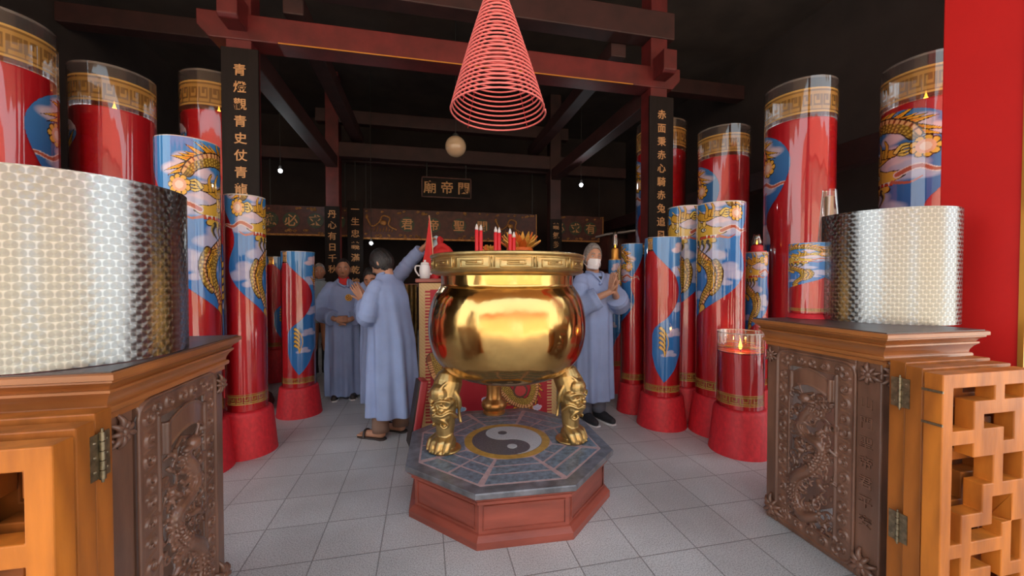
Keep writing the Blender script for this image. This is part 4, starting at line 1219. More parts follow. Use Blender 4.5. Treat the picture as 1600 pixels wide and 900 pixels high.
# ------------------------------------------------------------------ altar table with embroidered cloth
TY = 3.54
tl = Vector((-.06, TY, 0)); TW, TZ = 1.25, 1.315
tab = thing('altar_table', 'altar table with red embroidered dragon cloth behind the cauldron', 'table', (tl.x+TW/2, TY, 0))
o = MB().box(-TW/2-.03, TW/2+.03, -.03, .62, TZ-.035, TZ).build('table_top', M['ped_wood'], tab); bevel(o, .008)
for x in (-TW/2+.05, TW/2-.05):
    for y in (.06, .54):
        o = MB().box(x-.03, x+.03, y-.03, y+.03, 0, TZ-.035).build('leg', M['ped_wood'], tab); bevel(o, .005)
def altar_art():
    r = Ras(230, 240, 1.0, (0.40, 0.012, 0.025))
    X, Y = r.X, r.Y
    edge = (np.abs(X) > .46) | (Y < .03) | (Y > .955)
    fr = (np.abs(X) > .425) & ~edge
    r.put(fr & (np.mod(Y, .022) < .011), (0.62, 0.36, 0.16))
    body(r, [(.05,.30),(.17,.16),(.28,.13),(.33,.24),(.27,.33),(.20,.28)], .042, .022, ribs=1, spikes=-1)
    body(r, [(-.05,.85),(.12,.75),(.22,.60),(.02,.52),(-.16,.44),(-.02,.34),(.10,.36)], .05, .03, ribs=-1, spikes=1)
    body(r, [(-.40,.47),(-.36,.35),(-.28,.40),(-.24,.32)], .05, .02, ribs=1, spikes=1)
    for x, y, k, c in ((-.30,.13,1.1,(0.10,0.34,0.62)), (-.22,.10,.9,(0.25,0.45,0.65)), (-.29,.245,.8,(0.45,0.60,0.70)), (-.02,.16,.9,(0.42,0.40,0.62)), (.01,.22,.6,(0.65,0.60,0.70)),
                       (.40,.30,.9,(0.55,0.50,0.65)), (.36,.36,.6,(0.60,0.55,0.68)), (-.40,.24,.7,(0.50,0.50,0.60)), (-.40,.13,.6,(0.50,0.50,0.60)), (.35,.08,.7,(0.5,0.45,0.6)), (-.3,.7,1,(0.5,0.5,0.6)), (.3,.8,1,(0.5,0.5,0.6))):
        for dx, dy, a, b_ in ((0,0,.034,.018),(-.03,.014,.02,.016),(.028,.016,.02,.014),(0,.028,.018,.013)):
            e = r.ell(x+dx*k, y+dy*k, a*k, b_*k); r.put(e < 1.25, (0.75,0.72,0.75)); 
        for dx, dy, a, b_ in ((0,0,.034,.018),(-.03,.014,.02,.016),(.028,.016,.02,.014),(0,.028,.018,.013)):
            e = r.ell(x+dx*k, y+dy*k, a*k, b_*k); r.put(e < .8, c)
    g = r.ell(.22, .22, .055, .055); r.put(g < 1, (0.10,0.05,0.03)); r.put(g < .55, (0.50,0.05,0.05))
    r.put(edge, (0.60, 0.40, 0.18)); r.put(edge & (np.mod(Y*40 + X*40, 1) < .2), (0.52, 0.32, 0.12))
    return r
ca = altar_art().array()
H_, W_ = ca.shape[:2]
u, v = np.meshgrid(np.arange(W_)/(W_-1), np.arange(H_)/(H_-1))
co = np.stack([(u-.5)*TW, -.036 + .006*np.sin(u*38)*(1-v) - .012*(1-v), .015 + v*(TZ-.055)], -1).reshape(-1, 3)
i, j = np.meshgrid(np.arange(H_-1), np.arange(W_-1), indexing='ij')
ff = np.stack([i*W_+j, i*W_+j+1, (i+1)*W_+j+1, (i+1)*W_+j], -1).reshape(-1, 4)
o = link('embroidered_cloth', grid_mesh('cloth', co, ff, ca.reshape(-1, 4)), M['embroidery'], tab)
s_ = o.modifiers.new('thick', 'SOLIDIFY'); s_.thickness = .004
# olive brocade hanging beside the table
bm_ = MB(); rs = []
for k in range(15):
    z = 1.26 - k*.075
    rs.append([(-.02+.12*q/16, .05*math.sin(q*1.1 + k*.12) - .02*k/14, z) for q in range(17)])
bm_.rings(rs, False, False, closed=False)
p = Vector((-.185, TY+.36, 0))
br = thing('brocade_stand', 'olive gold brocade draped over a stand, left of the altar table', 'cloth', p)
o = bm_.build('brocade', M['brocade'], br, True); q = o.modifiers.new('t', 'SOLIDIFY'); q.thickness = .006
MB().box(-.03, .11, .06, .09, 1.235, 1.265).box(.0, .03, .06, .09, 0, 1.235).box(.07, .10, .06, .09, 0, 1.235).build('rack', M['ped_wood'], br)

# things on the altar table
def on_table(px, dy): 
    y = TY + dy; d = ray(px, 438); k = y/d.y
    return Vector((d.x*k, y, TZ))
p = on_table(664, .04); k_ = 1.0
p.y += .0
t = thing('teapot', 'small white porcelain teapot on the left end of the altar table', 'teapot', p)
MB().lathe([(.030,0),(.034,.006),(.040,.05),(.036,.085),(.030,.10),(.026,.10),(.001,.096)], 28).build('body', M['porcelain'], t, 50)
MB().lathe([(.031,.10),(.028,.112),(.010,.118),(.007,.124),(.010,.130),(.001,.134)], 24).build('lid', M['porcelain'], t, True); t.scale = (1.25,)*3
MB().tube(spline([(-.034,0,.090),(-.062,0,.088),(-.066,0,.06),(-.050,0,.032),(-.038,0,.018)], 6), .006, 8).build('handle', M['porcelain'], t, True)
MB().tube(spline([(.036,0,.03),(.056,0,.055),(.066,0,.095)], 6), [.010]*4+[.007]*9, 8).build('spout', M['porcelain'], t, True)
p = on_table(691, .36)
t = thing('wrapped_bundle', 'red cloth bundle on the altar table beside the flag', 'bundle', p)
b = MB(); b.ball((0,0,.115), (.125,.11,.10), 20, 12); b.ball((-.02,0,.03), (.10,.10,.05)); b.tube(spline([(-.09,-.05,.14),(-.01,-.09,.20),(.09,-.05,.15)], 6), .022, 8); b.tube(spline([(-.02,-.08,.20),(-.03,-.02,.245),(.0,.02,.24)], 5), .022, 8)
b.tube(spline([(.05,-.10,.08),(.02,-.12,.13),(-.06,-.10,.10)], 5), .012, 6)
o = link('cloth', remesh(b, .006, 1), M['red_cloth'], t); o.scale = (1.0, 1.0, 1.42); o.location.z = .032
p = on_table(682, .54)
t = thing('pale_jar', 'pale blue rounded jar behind the red bundle on the altar table', 'jar', p)
MB().lathe([(.05,0),(.06,.02),(.075,.12),(.055,.20),(.05,.22),(.06,.24),(.062,.34),(.045,.415),(.001,.44)], 28).build('jar', M['pale_blue'], t, 50)
# flag on its pole, in a little red stand
p = on_table(677, .17)
t = thing('pennant', 'long red triangular pennant on a thin pole above the altar table', 'flag', p)
MB().lathe([(.05,0),(.05,.03),(.03,.05),(.022,.09),(.001,.09)], 20).build('stand', M['red_base'], t, 40)
MB().tube([(0,0,.05),(-.008,0,.33),(-.035,0,.58)], .006, 8).build('pole', mat('pale_pole', (.6,.48,.3), .5), t, True)
f = MB(); rs = []
for k in range(13):
    q = k/12; z = .58 - q*.50; xr = -.036 + .034*min(1, q*1.6); w_ = .115*q
    rs.append([(xr - w_*j/6, -.010+.014*math.sin(j*1.3+q*3)*q, z - .03*j/6) for j in range(7)])
f.rings(rs, False, False, closed=False)
o = f.build('cloth', M['red_cloth'], t, True); q = o.modifiers.new('t', 'SOLIDIFY'); q.thickness = .003
# red candles in pairs
def taper(label, px, ytop, dy):
    p = on_table(px, dy); d = dy + 3.35
    dd = (p - EYE).dot(Vector((math.sin(YAW), math.cos(YAW), 0)))
    zt = zat(ytop, dd) - TZ
    t = thing('red_candle', label, 'candle', p, 0, 'red altar candles')
    wx = MB().lathe([(.015,0),(.017,.004),(.017,zt-.06),(.014,zt-.055),(.001,zt-.055)], 18).build('wax', M['red_wax'], t, 40)
    MB().lathe([(.013,zt-.056),(.016,zt-.04),(.010,zt-.02),(.004,zt-.004),(.001,zt)], 14).build('white_tip', M['white_cloth'], wx, True)
taper('red altar candle, left one of the first pair above the cauldron rim', 745, 350, .06)
taper('red altar candle, right one of the first pair above the cauldron rim', 751.5, 351, .06)
taper('red altar candle, left one of the middle pair above the rim', 774.5, 354, .06)
taper('red altar candle, right one of the middle pair above the rim', 780, 355, .06)
taper('leaning-pair red altar candle in front of the gold paper, left one', 797, 357, .05)
taper('leaning-pair red altar candle in front of the gold paper, right one', 803, 362, .05)
def lotus(label, px, dy, zb, r, n, seed):
    p = on_table(px, dy); t = thing('paper_lotus', label, 'paper flower', p, 0, 'folded gold paper lotuses')
    MB().lathe([(r*.55,0),(r*.6,.02),(r*.35,.05),(r*.3,zb-.03),(r*.75,zb),(r*.7,zb+.03),(.001,zb+.03)], 24).build('stand', M['orange_paper'], t, 40)
    for ring in range(3):
        for k in range(n):
            a = 2*PI*(k+.5*ring)/n; tilt = (.95, .6, .3)[ring]; l = r*(.95,1.0,1.05)[ring]; w_ = r*.30
            d = Vector((math.cos(a)*math.sin(tilt), math.sin(a)*math.sin(tilt), math.cos(tilt))); s_ = Vector((-math.sin(a), math.cos(a), 0))
            o_ = Vector((math.cos(a)*r*.4, math.sin(a)*r*.4, zb)); nn = d.cross(s_)*.006
            A = [o_-s_*w_*.5, o_+s_*w_*.5, o_+d*l*.6+s_*w_*.55, o_+d*l, o_+d*l*.6-s_*w_*.55]
            pm = MB().rings([[tuple(q-nn) for q in A], [tuple(q+nn) for q in A]])
            pm.build('petal', M['gold_paper'] if (k+ring) % 3 else M['orange_paper'], t)
    return t
lotus('gold folded-paper lotus above the right half of the cauldron rim', 812, .34, .28, .185, 12, 1)
lotus('smaller gold folded-paper lotus beside the middle pair of red candles', 768, .50, .26, .09, 10, 2)

# red kneeling cushion leaning against the pedestal
pa = on_z(634, 706, 0.0)
t = thing('kneeling_cushion', 'red leatherette kneeling board leaning upright against the octagonal pedestal', 'cushion', (pa.x+.035, pa.y+.02, 0), R(12))
b = MB(); th_, L_, Hh = .065, .15, .52
o = b.box(0, th_, 0, L_, 0, Hh).build('cushion', M['cushion'], t, None, (0, .0, .012), (0, R(9), 0)); bevel(o, .018, 3)
o = MB().box(-.012, 0.002, .01, L_-.01, .012, Hh-.01).build('backing', M['leather'], t, None, (0, 0, .012), (0, R(9), 0))

# ------------------------------------------------------------------ small lamps standing on candles, wrapped cone, shelf
cands = {o['label']: o for o in SC.objects if o.get('category') == 'candle'}
def small_lamp(label, host, collar, h=.16, r=.035):
    c = cands[host]; zt = max((ch.matrix_basis @ Vector(ch.bound_box[1])).z for ch in c.children if ch.name.startswith('printed_sleeve'))
    t = thing('oil_lamp', label, 'lamp', (c.location.x, c.location.y, zt+.001), 0, 'small oil lamps on candle tops')
    MB().lathe([(r*1.6,0),(r*1.6,.010),(r,.014),(r,h*.35),(r*.8,h*.4),(.001,h*.4)], 20).build('bowl', M[collar], t, 40)
    MB().lathe([(r*.75,h*.4),(r*.95,h*.55),(r*.6,h*.85),(r*.55,h),(r*.5,h),(r*.55,h*.86),(r*.9,h*.55),(r*.7,h*.41)], 20).build('chimney', M['film_clear'], t, True)
    o = link('flame', fl_me, None, t, (0, 0, h*.42)); o.scale = (.45,.45,.45)
mcl = bpy.data.materials.new('clear_film'); mcl.use_nodes = True
tt = mcl.node_tree; tt.nodes.remove(tt.nodes['Principled BSDF'])
a_ = node(tt, 'ShaderNodeBsdfTransparent'); a_.inputs[0].default_value = (.86,.84,.82,1)
g_ = node(tt, 'ShaderNodeBsdfGlossy'); g_.inputs['Roughness'].default_value = .08
f_ = node(tt, 'ShaderNodeFresnel'); f_.inputs['IOR'].default_value = 1.6
x_ = node(tt, 'ShaderNodeMixShader')
tt.links.new(fmath(tt, 'MINIMUM', fmath(tt, 'MULTIPLY', f_.outputs[0], 2.2), .8), x_.inputs[0]); tt.links.new(a_.outputs[0], x_.inputs[1]); tt.links.new(g_.outputs[0], x_.inputs[2])
tt.links.new(x_.outputs[0], tt.nodes['Material Output'].inputs[0])
M['film_clear'] = mcl
small_lamp('small red-collared glass lamp standing on the dark blue dragon candle', 'dark blue dragon candle behind, with a small red-collared lamp on it', 'red_base', .17, .05)
small_lamp('small amber glass lamp standing on the narrow shaded candle', 'narrow shaded candle behind the woman, with a small amber lamp on it', 'gilt', .33, .042)
pw = at_depth(1294, 440, 2.32)
t = thing('wrapped_cone', 'pointed clear-film wrap standing on the right cabinet behind the steel sheet', 'wrapped incense', (pw.x, pw.y, 1.090))
n_ = 18; rs = []
for k in range(12):
    z = .74*k/11; rr = .062 - .030*(k/11)**1.5
    rs.append([((rr*(1+.10*math.sin(j*5+k*.4)))*math.cos(2*PI*j/n_), (rr*(1+.10*math.sin(j*5+k*.4)))*math.sin(2*PI*j/n_), z) for j in range(n_)])
MB().rings(rs, True, False).build('film_wrap', M['film_clear'], t, True)
MB().lathe([(.022,.002),(.022,.70),(.001,.71)], 14).build('incense_bundle', M['ivory'], t, 40)
p = at_depth(985, 352, 6.5)
t = thing('small_shrine', 'small dark shelf with a pale slanting roof, behind the slim blue candle', 'shelf', (p.x-.10, p.y+.2, 0))
MB().rings([[(-.34,-.22,2.03),(.34,-.22,2.13),(.34,.2,2.13),(-.34,.2,2.03)], [(-.34,-.22,2.06),(.34,-.22,2.16),(.34,.2,2.16),(-.34,.2,2.06)]]).build('roof', mat('pale_roof', (.35,.32,.30), .5), t)
MB().box(-.28,-.24,-.15,.15,0,2.04).box(.24,.28,-.15,.15,0,2.11).box(-.28,.28,-.17,.17,1.45,1.48).box(-.28,.28,.13,.16,.3,2.02).box(-.28,.28,-.17,.17,.9,.93).build('case', M['maroon'], t)

# ------------------------------------------------------------------ people
def head_grid(k, nu=56, nv=44, grow=1.0):
    rs = []
    for i in range(nv+1):
        th = PI*i/nv; st = max(math.sin(th), .015); ring = []
        for j in range(nu):
            ph = 2*PI*j/nu
            x, y, z = .074*st*math.cos(ph), .095*st*math.sin(ph), -.118*math.cos(th)
            if z < -.015:
                t = min(1, (-z-.015)/.10); x *= 1-.30*t*t
                if y > 0: y *= 1-.45*t
            if grow == 1.0 and y < 0:
                g = lambda a, b: math.exp(-a*a/(b*b))
                fr = min(1, -y/.05)
                nz = (g(z+.022, .016)*1.0 + (g(z-.005, .022))*.55)
                y -= fr*(.023*g(x, .011)*nz + .008*g(x, .018)*g(z+.028, .010))
                y -= fr*(.006*g(z-.036, .010)*g(abs(x)-.026, .026))
                y += fr*(.011*g(abs(x)-.030, .016)*g(z-.013, .013))
                y -= fr*(.007*g(x, .024)*g(z+.060, .007) + .005*g(x, .022)*g(z+.074, .007)) - fr*.005*g(x, .024)*g(z+.0665, .0035)
                y -= fr*(.007*g(x, .020)*g(z+.100, .016))
                x *= 1 + .05*g(z+.012, .025)
            ring.append(Vector((x*grow, y*grow, z*grow))*k)
        rs.append(ring)
    return rs
def add_head(mb, c, k, Rm):
    c = Vector(c)
    mb.rings([[tuple(c + Rm @ p) for p in r] for r in head_grid(k)])
    for s_ in (-1, 1):
        mb.ball(c + Rm @ (Vector((s_*.077, .012, -.004))*k), (.010*k, .020*k, .032*k), 12, 8, rot=Rm @ Matrix.Rotation(s_*R(-18), 3, 'Z'))
def face_parts(parent, c, k, Rm, hair, brow='hair_black', lips=True):
    c = Vector(c); P = lambda x, y, z: c + Rm @ (Vector((x, y, z))*k)
    for s_ in (-1, 1):
        e_ = MB().ball(P(s_*.029, -.073, .012), .0115*k, 12, 8).build('eye', M['eye_white'], parent, True)
        MB().ball(P(s_*.029, -.0805, .011), .0052*k, 10, 6).build('iris', M['eye_dark'], e_, True)
        MB().tube([P(s_*.012,-.090,.034), P(s_*.028,-.088,.040), P(s_*.048,-.074,.034)], [.004*k,.005*k,.002*k], 6).build('eyebrow', M[brow], parent, True)
        MB().tube([P(s_*.016,-.084,.018), P(s_*.029,-.0855,.022), P(s_*.043,-.077,.017)], .0030*k, 6).build('eyelid', M['skin_old'], parent, True)
    if lips:
        MB().tube([P(-.022,-.083,-.066), P(0,-.0965,-.064), P(.022,-.083,-.066)], [.002*k,.0045*k,.002*k], 8).build('lips', M['lip'], parent, True)
def hair(parent, c, k, Rm, m, fringe=.05, side=-.02, back=-.07, grow=1.10, shift=(0,.006,.008), wave=.006, seed=1):
    rnd = random.Random(seed)
    gr = head_grid(k, 64, 44, grow); c = Vector(c); V = []; F = []
    nu = 64
    for i, r in enumerate(gr):
        for j, p in enumerate(r):
            q = p + Vector(shift)*k
            q *= 1 + wave*math.sin(j*1.7 + i*.35)*1.5 + wave*math.sin(j*.9)
            V.append(tuple(c + Rm @ q))
    for i in range(len(gr)-1):
        for j in range(nu):
            p = gr[i+1][j]/k
            a = math.atan2(p.x, -p.y)                        # 0 = front
            if abs(a) < 1.2: lim = fringe + .018 + (side-fringe-.018)*(abs(a)/1.2)**3
            else: lim = side + (back-side)*min(1, max(0, (abs(a)-1.6)/.5))
            if p.z > lim + .0015*math.sin(j*2.1): F.append((i*nu+j, i*nu+(j+1) % nu, (i+1)*nu+(j+1) % nu, (i+1)*nu+j))
    mb = MB(); mb.add(V, F)
    me = mb.mesh('hair', True)
    bm = bmesh.new(); bm.from_mesh(me); bmesh.ops.delete(bm, geom=[v for v in bm.verts if not v.link_faces], context='VERTS'); bm.to_mesh(me); bm.free()
    o = link('hair', me, M[m], parent)
    s_ = o.modifiers.new('t', 'SOLIDIFY'); s_.thickness = .012*k; s_.offset = -1
    return o
def add_hand(mb, wrist, d, n_, side, curl=10, sc=1.0, spread=.0, thumb=35):
    """d: finger direction, n_: where the palm looks, side: +1 thumb towards d x n_"""
    w_ = Vector(wrist); d = Vector(d).normalized(); n_ = Vector(n_); n_ = (n_ - d*n_.dot(d)).normalized()
    l = d.cross(n_)*side
    for o_ in (-.022, -.007, .008, .022):
        mb.caps(w_ + l*o_*.6*sc, .0135*sc, w_ + d*.082*sc + l*o_*1.15*sc, .0115*sc, 10)
    for o_, ln, sp in ((-.029,.80,-.10), (-.010,.95,-.03), (.010,1.02,.03), (.029,.95,.10)):
        p = w_ + d*.084*sc + l*o_*sc; a = R(curl*.7); dd = (d + l*sp*(1+spread*6)).normalized()
        rr = .0088*sc
        for q, L in enumerate((.042, .027, .021)):
            e = dd*math.cos(a) + n_*math.sin(a); p2 = p + e*L*ln*sc
            mb.caps(p, rr, p2, rr*.90, 9); p = p2; rr *= .90; a += R(curl)
    p = w_ + d*.022*sc + l*.024*sc
    e = (d*math.cos(R(thumb)) + l*math.sin(R(thumb)) + n_*.25).normalized()
    for L, r0, r1 in ((.042,.0135,.0110), (.034,.0105,.0095), (.026,.0095,.0080)):
        p2 = p + e*L*sc; mb.caps(p, r0*sc, p2, r1*sc, 9); p = p2; e = (e + d*.30).normalized()
def nails(parent): pass

def robe_mesh(rings, sleeves, nfold=9, seed=1, vox=.0072, collar=True, ph=0.0):
    rnd = random.Random(seed); mb = MB()
    Z = [r[0] for r in rings]
    rs = []; N = 72; zs = np.linspace(Z[0], Z[-1], 60)
    cols = [np.interp(zs, Z, [r[q] for r in rings]) for q in range(1, 6)]
    for i, z in enumerate(zs):
        cx, cy, rx, ry, fd = [c[i] for c in cols]; ring = []
        for j in range(N):
            a = 2*PI*j/N
            f = 1 + 2.2*fd*(math.sin(nfold*a + ph + .8*math.sin(z*3+seed)) + .5*math.sin((nfold*1.7)*a + 2 + z*1.5 + seed))
            ring.append((cx + rx*f*math.cos(a), cy + ry*f*math.sin(a), float(z)))
        rs.append(ring)
    mb.rings(rs)
    for pts, rad in sleeves:
        P = spline([Vector(p) for p in pts], 6); n = len(P)
        rr = list(np.interp(np.linspace(0, len(rad)-1, n), range(len(rad)), rad))
        for i in range(n):                                   # creases bunch at the elbow
            rr[i] *= 1 + .05*math.sin(i*2.1 + seed)
        mb.ball(P[0], rr[0]*1.02, 16, 10)
        mb.tube(P, rr, 18)
    return remesh(mb, vox, 2, 'robe')
def emblem(parent, c, r, n_):
    n_ = Vector(n_).normalized(); q = n_.to_track_quat('Z', 'Y').to_matrix().to_4x4()
    T = Matrix.Translation(Vector(c)) @ q
    b = MB(); b.lathe([(r,0),(r,.004),(r*.86,.005),(.001,.005)], 28, 0, T)
    for k in range(5):
        a = 2*PI*k/5; b.tube([T @ Vector((r*.2*math.cos(a), r*.2*math.sin(a), .006)), T @ Vector((r*.62*math.cos(a+.5), r*.62*math.sin(a+.5), .006))], r*.10, 6, 1)
    b.lathe([(r*.80,.0045),(r*.80,.0062),(r*.70,.0062),(r*.70,.0045)], 28, 1, T)
    b.build('emblem', [M['emblem_gold'], M['emblem_dark']], parent)

def person(label, px, ybase, depth, rz, H, spec):
    if depth is None: depth = EYE.z*FPX/(ybase-438)
    p = at_depth(px, 438, depth)
    t = thing('person', label, 'person', (p.x, p.y, 0), rz, 'people in the hall')
    k = H/1.65
    S = lambda v: Vector(v)*k
    hc = S(spec.get('head', (0,-.01,1.535))); tl, yw, ro = spec.get('tilt', (0,0,0))
    Rm = Matrix.Rotation(R(yw), 3, 'Z') @ Matrix.Rotation(R(ro), 3, 'Y') @ Matrix.Rotation(R(tl), 3, 'X')
    sh = [S(s_) for s_ in spec.get('shoulders', ((-.165,0,1.345), (.165,0,1.345)))]
    nk = S(spec.get('neck', (0,.01,1.40)))
    b = MB()
    add_head(b, hc, k*spec.get('hk', 1.0), Rm)
    b.caps(nk, .058*k, hc + Rm @ S((0,.022,-.06)), .052*k, 16)
    hip = S(spec.get('hip', (0,.01,.92)))
    b.caps(nk - S((0,-.01,.09)), .068*k, (nk+hip)/2, .115*k, 18); b.caps((nk+hip)/2, .115*k, hip, .13*k, 18)
    for i in (0, 1): b.caps(nk - S((0,0,.06)), .055*k, sh[i]*.93 - S((0,0,-.02)) - S((0,0,.12)), .050*k, 14)
    feet = spec.get('feet', ((-.09,0), (.09,0)))
    for i, s_ in enumerate((-1, 1)):
        f = S((feet[i][0], feet[i][1], 0)); hp = hip + S((s_*.08,0,-.03)); kn = (hp + f)/2 + S((0,-.006,.0)); kn.z = .48*k; an = f + S((0,.03,.09))
        b.chain([hp, kn, an], [.085*k, .056*k, .040*k], 14)
        b.caps(an - S((0,-.01,.045)), .036*k, f + S((s_*.006,-.10,.032)), .030*k, 12); b.caps(f + S((s_*.006,-.10,.030)), .034*k, f + S((s_*.012,-.155,.022)), .022*k, 12)
        if spec.get('toes'):
            for q in range(5): 
                x = (-.030 + .015*q)*s_*-1; b.caps(f + S((s_*.012+x,-.135,.024)), .012*k, f + S((s_*.012+x*1.1,-.178+abs(q-.5)*.006,.020)), .010*k, 8)
    arms = spec['arms']
    for i, (el, wr, d, n_, side, curl) in enumerate(arms):
        el, wr = S(el), S(wr)
        b.chain([sh[i]*.95 + S((0,0,.02)), el, wr], [.040*k, .038*k, .027*k], 14)
        add_hand(b, wr, d, n_, side, curl, k*1.0*spec.get('handk', 1), thumb=spec.get('thumb', 35))
    body_ = link('body', remesh(b, .0047, 2, 'body'), M[spec.get('skin', 'skin')], t)
    if not spec.get('noface'): face_parts(t, hc, k*spec.get('hk', 1.0), Rm, None, spec.get('brow', 'hair_black'), not spec.get('mask'))
    h = spec.get('hair')
    if h: hair(t, hc, k*spec.get('hk', 1.0), Rm, h.pop('m'), **h)
    # robe
    rings = [[v*k if q < 5 else v for q, v in enumerate(r)] for r in spec['rings']]
    sl = []
    for i, (el, wr, d, n_, side, curl) in enumerate(arms):
        wq = S(el) + (S(wr) - S(el))*spec.get('cuff', .86)
        s0 = Vector((sh[i].x*.86, sh[i].y, sh[i].z - .028*k))
        sl.append(([s0, (sh[i]+S(el))/2 + S((0,0,-.01)), S(el), wq], [r*k for r in spec.get('sleeve', (.070,.078,.080,.074))]))
    me = robe_mesh(rings, sl, spec.get('nfold', 9), spec.get('seed', 1))
    link('robe', me, M[spec.get('robe', 'robe')], t)
    # collar flap and front seam
    if spec.get('collar', True):
        c = MB(); pts = []
        for q in range(15):
            a = R(-200 + 220*q/14 + 0) - PI/2 + R(90)
            pts.append(nk + S((.066*math.cos(a), -.004+.066*math.sin(a), .030 + .012*math.sin(a))))
        c.tube(pts, .013*k, 8)
        ry = np.interp(1.2*k, [r[0] for r in rings], [r[4] for r in rings])
        c.build('collar', M[spec.get('robe', 'robe')], t, True)
    for fn in spec.get('extra', ()): fn(t, k, hc, Rm, nk, S)
    return t

def trousers(m, feet, hem=.42, low=.09, shoe=None):
    def fn(t, k, hc, Rm, nk, S):
        for s_, f in zip((-1, 1), feet):
            b = MB(); c = S((f[0], f[1]+.03, 0))
            rs = [[tuple(c + S((.062*w_*math.cos(a)*(1+.06*math.sin(3*a+z*30)), .068*w_*math.sin(a)*(1+.06*math.sin(4*a+z*22)), z))) for a in [2*PI*j/24 for j in range(24)]] for z, w_ in ((low,1.1),(low+.05,1.12),(low+.12,1.05),(hem,1.2))]
            b.rings(rs).build('trouser_leg', M[m], t, True)
            if shoe == 'sandal':
                g = S((f[0]+s_*.010, f[1], 0)); q = MB()
                pr = [(.040,.06),(.036,.0),(.042,-.08),(.050,-.13),(.042,-.175),(.016,-.20),(-.016,-.20),(-.042,-.175),(-.048,-.13),(-.036,-.06),(-.032,.0),(-.036,.06),(-.02,.085),(.02,.085)]
                q.rings([[tuple(g + S((x, y, z))) for x, y in pr] for z in (.0, .014)])
                q.tube(spline([g + S((-.050,-.10,.012)), g + S((-.03,-.11,.055)), g + S((0,-.115,.066)), g + S((.03,-.11,.055)), g + S((.052,-.10,.012))], 5), .010*k, 8)
                q.tube(spline([g + S((-.040,.0,.012)), g + S((-.02,-.07,.06)), g + S((.0,-.13,.045))], 5), .007*k, 6)
                q.build('sandal', M['leather'], t)
            elif shoe:
                q = MB(); g = S((f[0], f[1], 0))
                q.caps(g + S((0,.04,.048)), .046*k, g + S((s_*.008,-.06,.044)), .046*k, 14); q.caps(g + S((s_*.008,-.06,.040)), .046*k, g + S((s_*.014,-.155,.030)), .034*k, 14); q.caps(g + S((0,.04,.05)), .045*k, g + S((0,.03,.085)), .046*k, 14)
                link('shoe', remesh(q, .006, 2), M[shoe], t)
                MB().rings([[tuple(g + S((x+s_*.008, y, z))) for x, y in [(.045,.07),(.045,-.12),(.03,-.185),(-.02,-.19),(-.045,-.13),(-.045,.07),(0,.095)]] for z in (0, .012)]).build('shoe_sole', M['white_cloth'], t)
    return fn
def vneck(t, k, hc, Rm, nk, S):
    P = lambda x, y, z: S((x-.008, y, z))
    for s_, e in ((-1, (.012,-.120,1.285)), (1, (-.020,-.122,1.275))):
        MB().tube(spline([P(s_*.066,.02,1.395), P(s_*.060,-.058,1.385), P(s_*.034,-.102,1.345), P(*e)], 6), [.013*k]*13+[.010*k]*6, 8).build('lapel', M['robe'], t, True)
    b = MB(); q = [P(-.040,-.098,1.352), P(.040,-.098,1.352), P(0,-.120,1.290)]
    b.rings([[tuple(v + Vector((0,.02,0))) for v in q], [tuple(v) for v in q]]).build('undershirt', M['black_cloth'], t)
def mask(t, k, hc, Rm, nk, S):
    V = []; F = []; nx, ny = 17, 11
    for i in range(ny):
        v = i/(ny-1)
        for j in range(nx):
            u = j/(nx-1)*2-1
            w_ = .066 - .016*v - .004*(1-v)
            x = w_*math.sin(u*1.35)/math.sin(1.35); z = -.008 - .098*v + .010*abs(u)*(v-.4)
            y = -.104 + .064*u*u*1.05 + .010*(v-.35)**2*4 - .024*math.exp(-(u/.32)**2)*(1-v*.75) + .002*math.sin(v*18)
            V.append(tuple(hc + Rm @ (Vector((x, y, z))*k)))
    for i in range(ny-1):
        for j in range(nx-1): F.append((i*nx+j, i*nx+j+1, (i+1)*nx+j+1, (i+1)*nx+j))
    b = MB(); b.add(V, F); o = b.build('face_mask', M['white_cloth'], t, True, None, None); q = o.modifiers.new('t', 'SOLIDIFY'); q.thickness = .003
    l = MB()
    for s_ in (-1, 1):
        for z0, z1 in ((-.010, .012), (-.085, -.030)):
            l.tube([hc + Rm @ (Vector((s_*.060, -.050, z0))*k), hc + Rm @ (Vector((s_*.082, -.01, (z0+z1)/2))*k), hc + Rm @ (Vector((s_*.084, .012, z1))*k)], .0018, 5)
    l.build('ear_loop', M['white_cloth'], t)
RINGS = [(.09,0,.0,.205,.165,.045),(.45,0,.0,.200,.160,.040),(.80,0,0,.195,.150,.025),(1.05,0,0,.195,.140,.012),(1.22,0,0,.200,.125,.008),(1.33,0,.005,.175,.100,.004),(1.385,0,.01,.105,.080,0),(1.42,0,.01,.072,.070,0)]

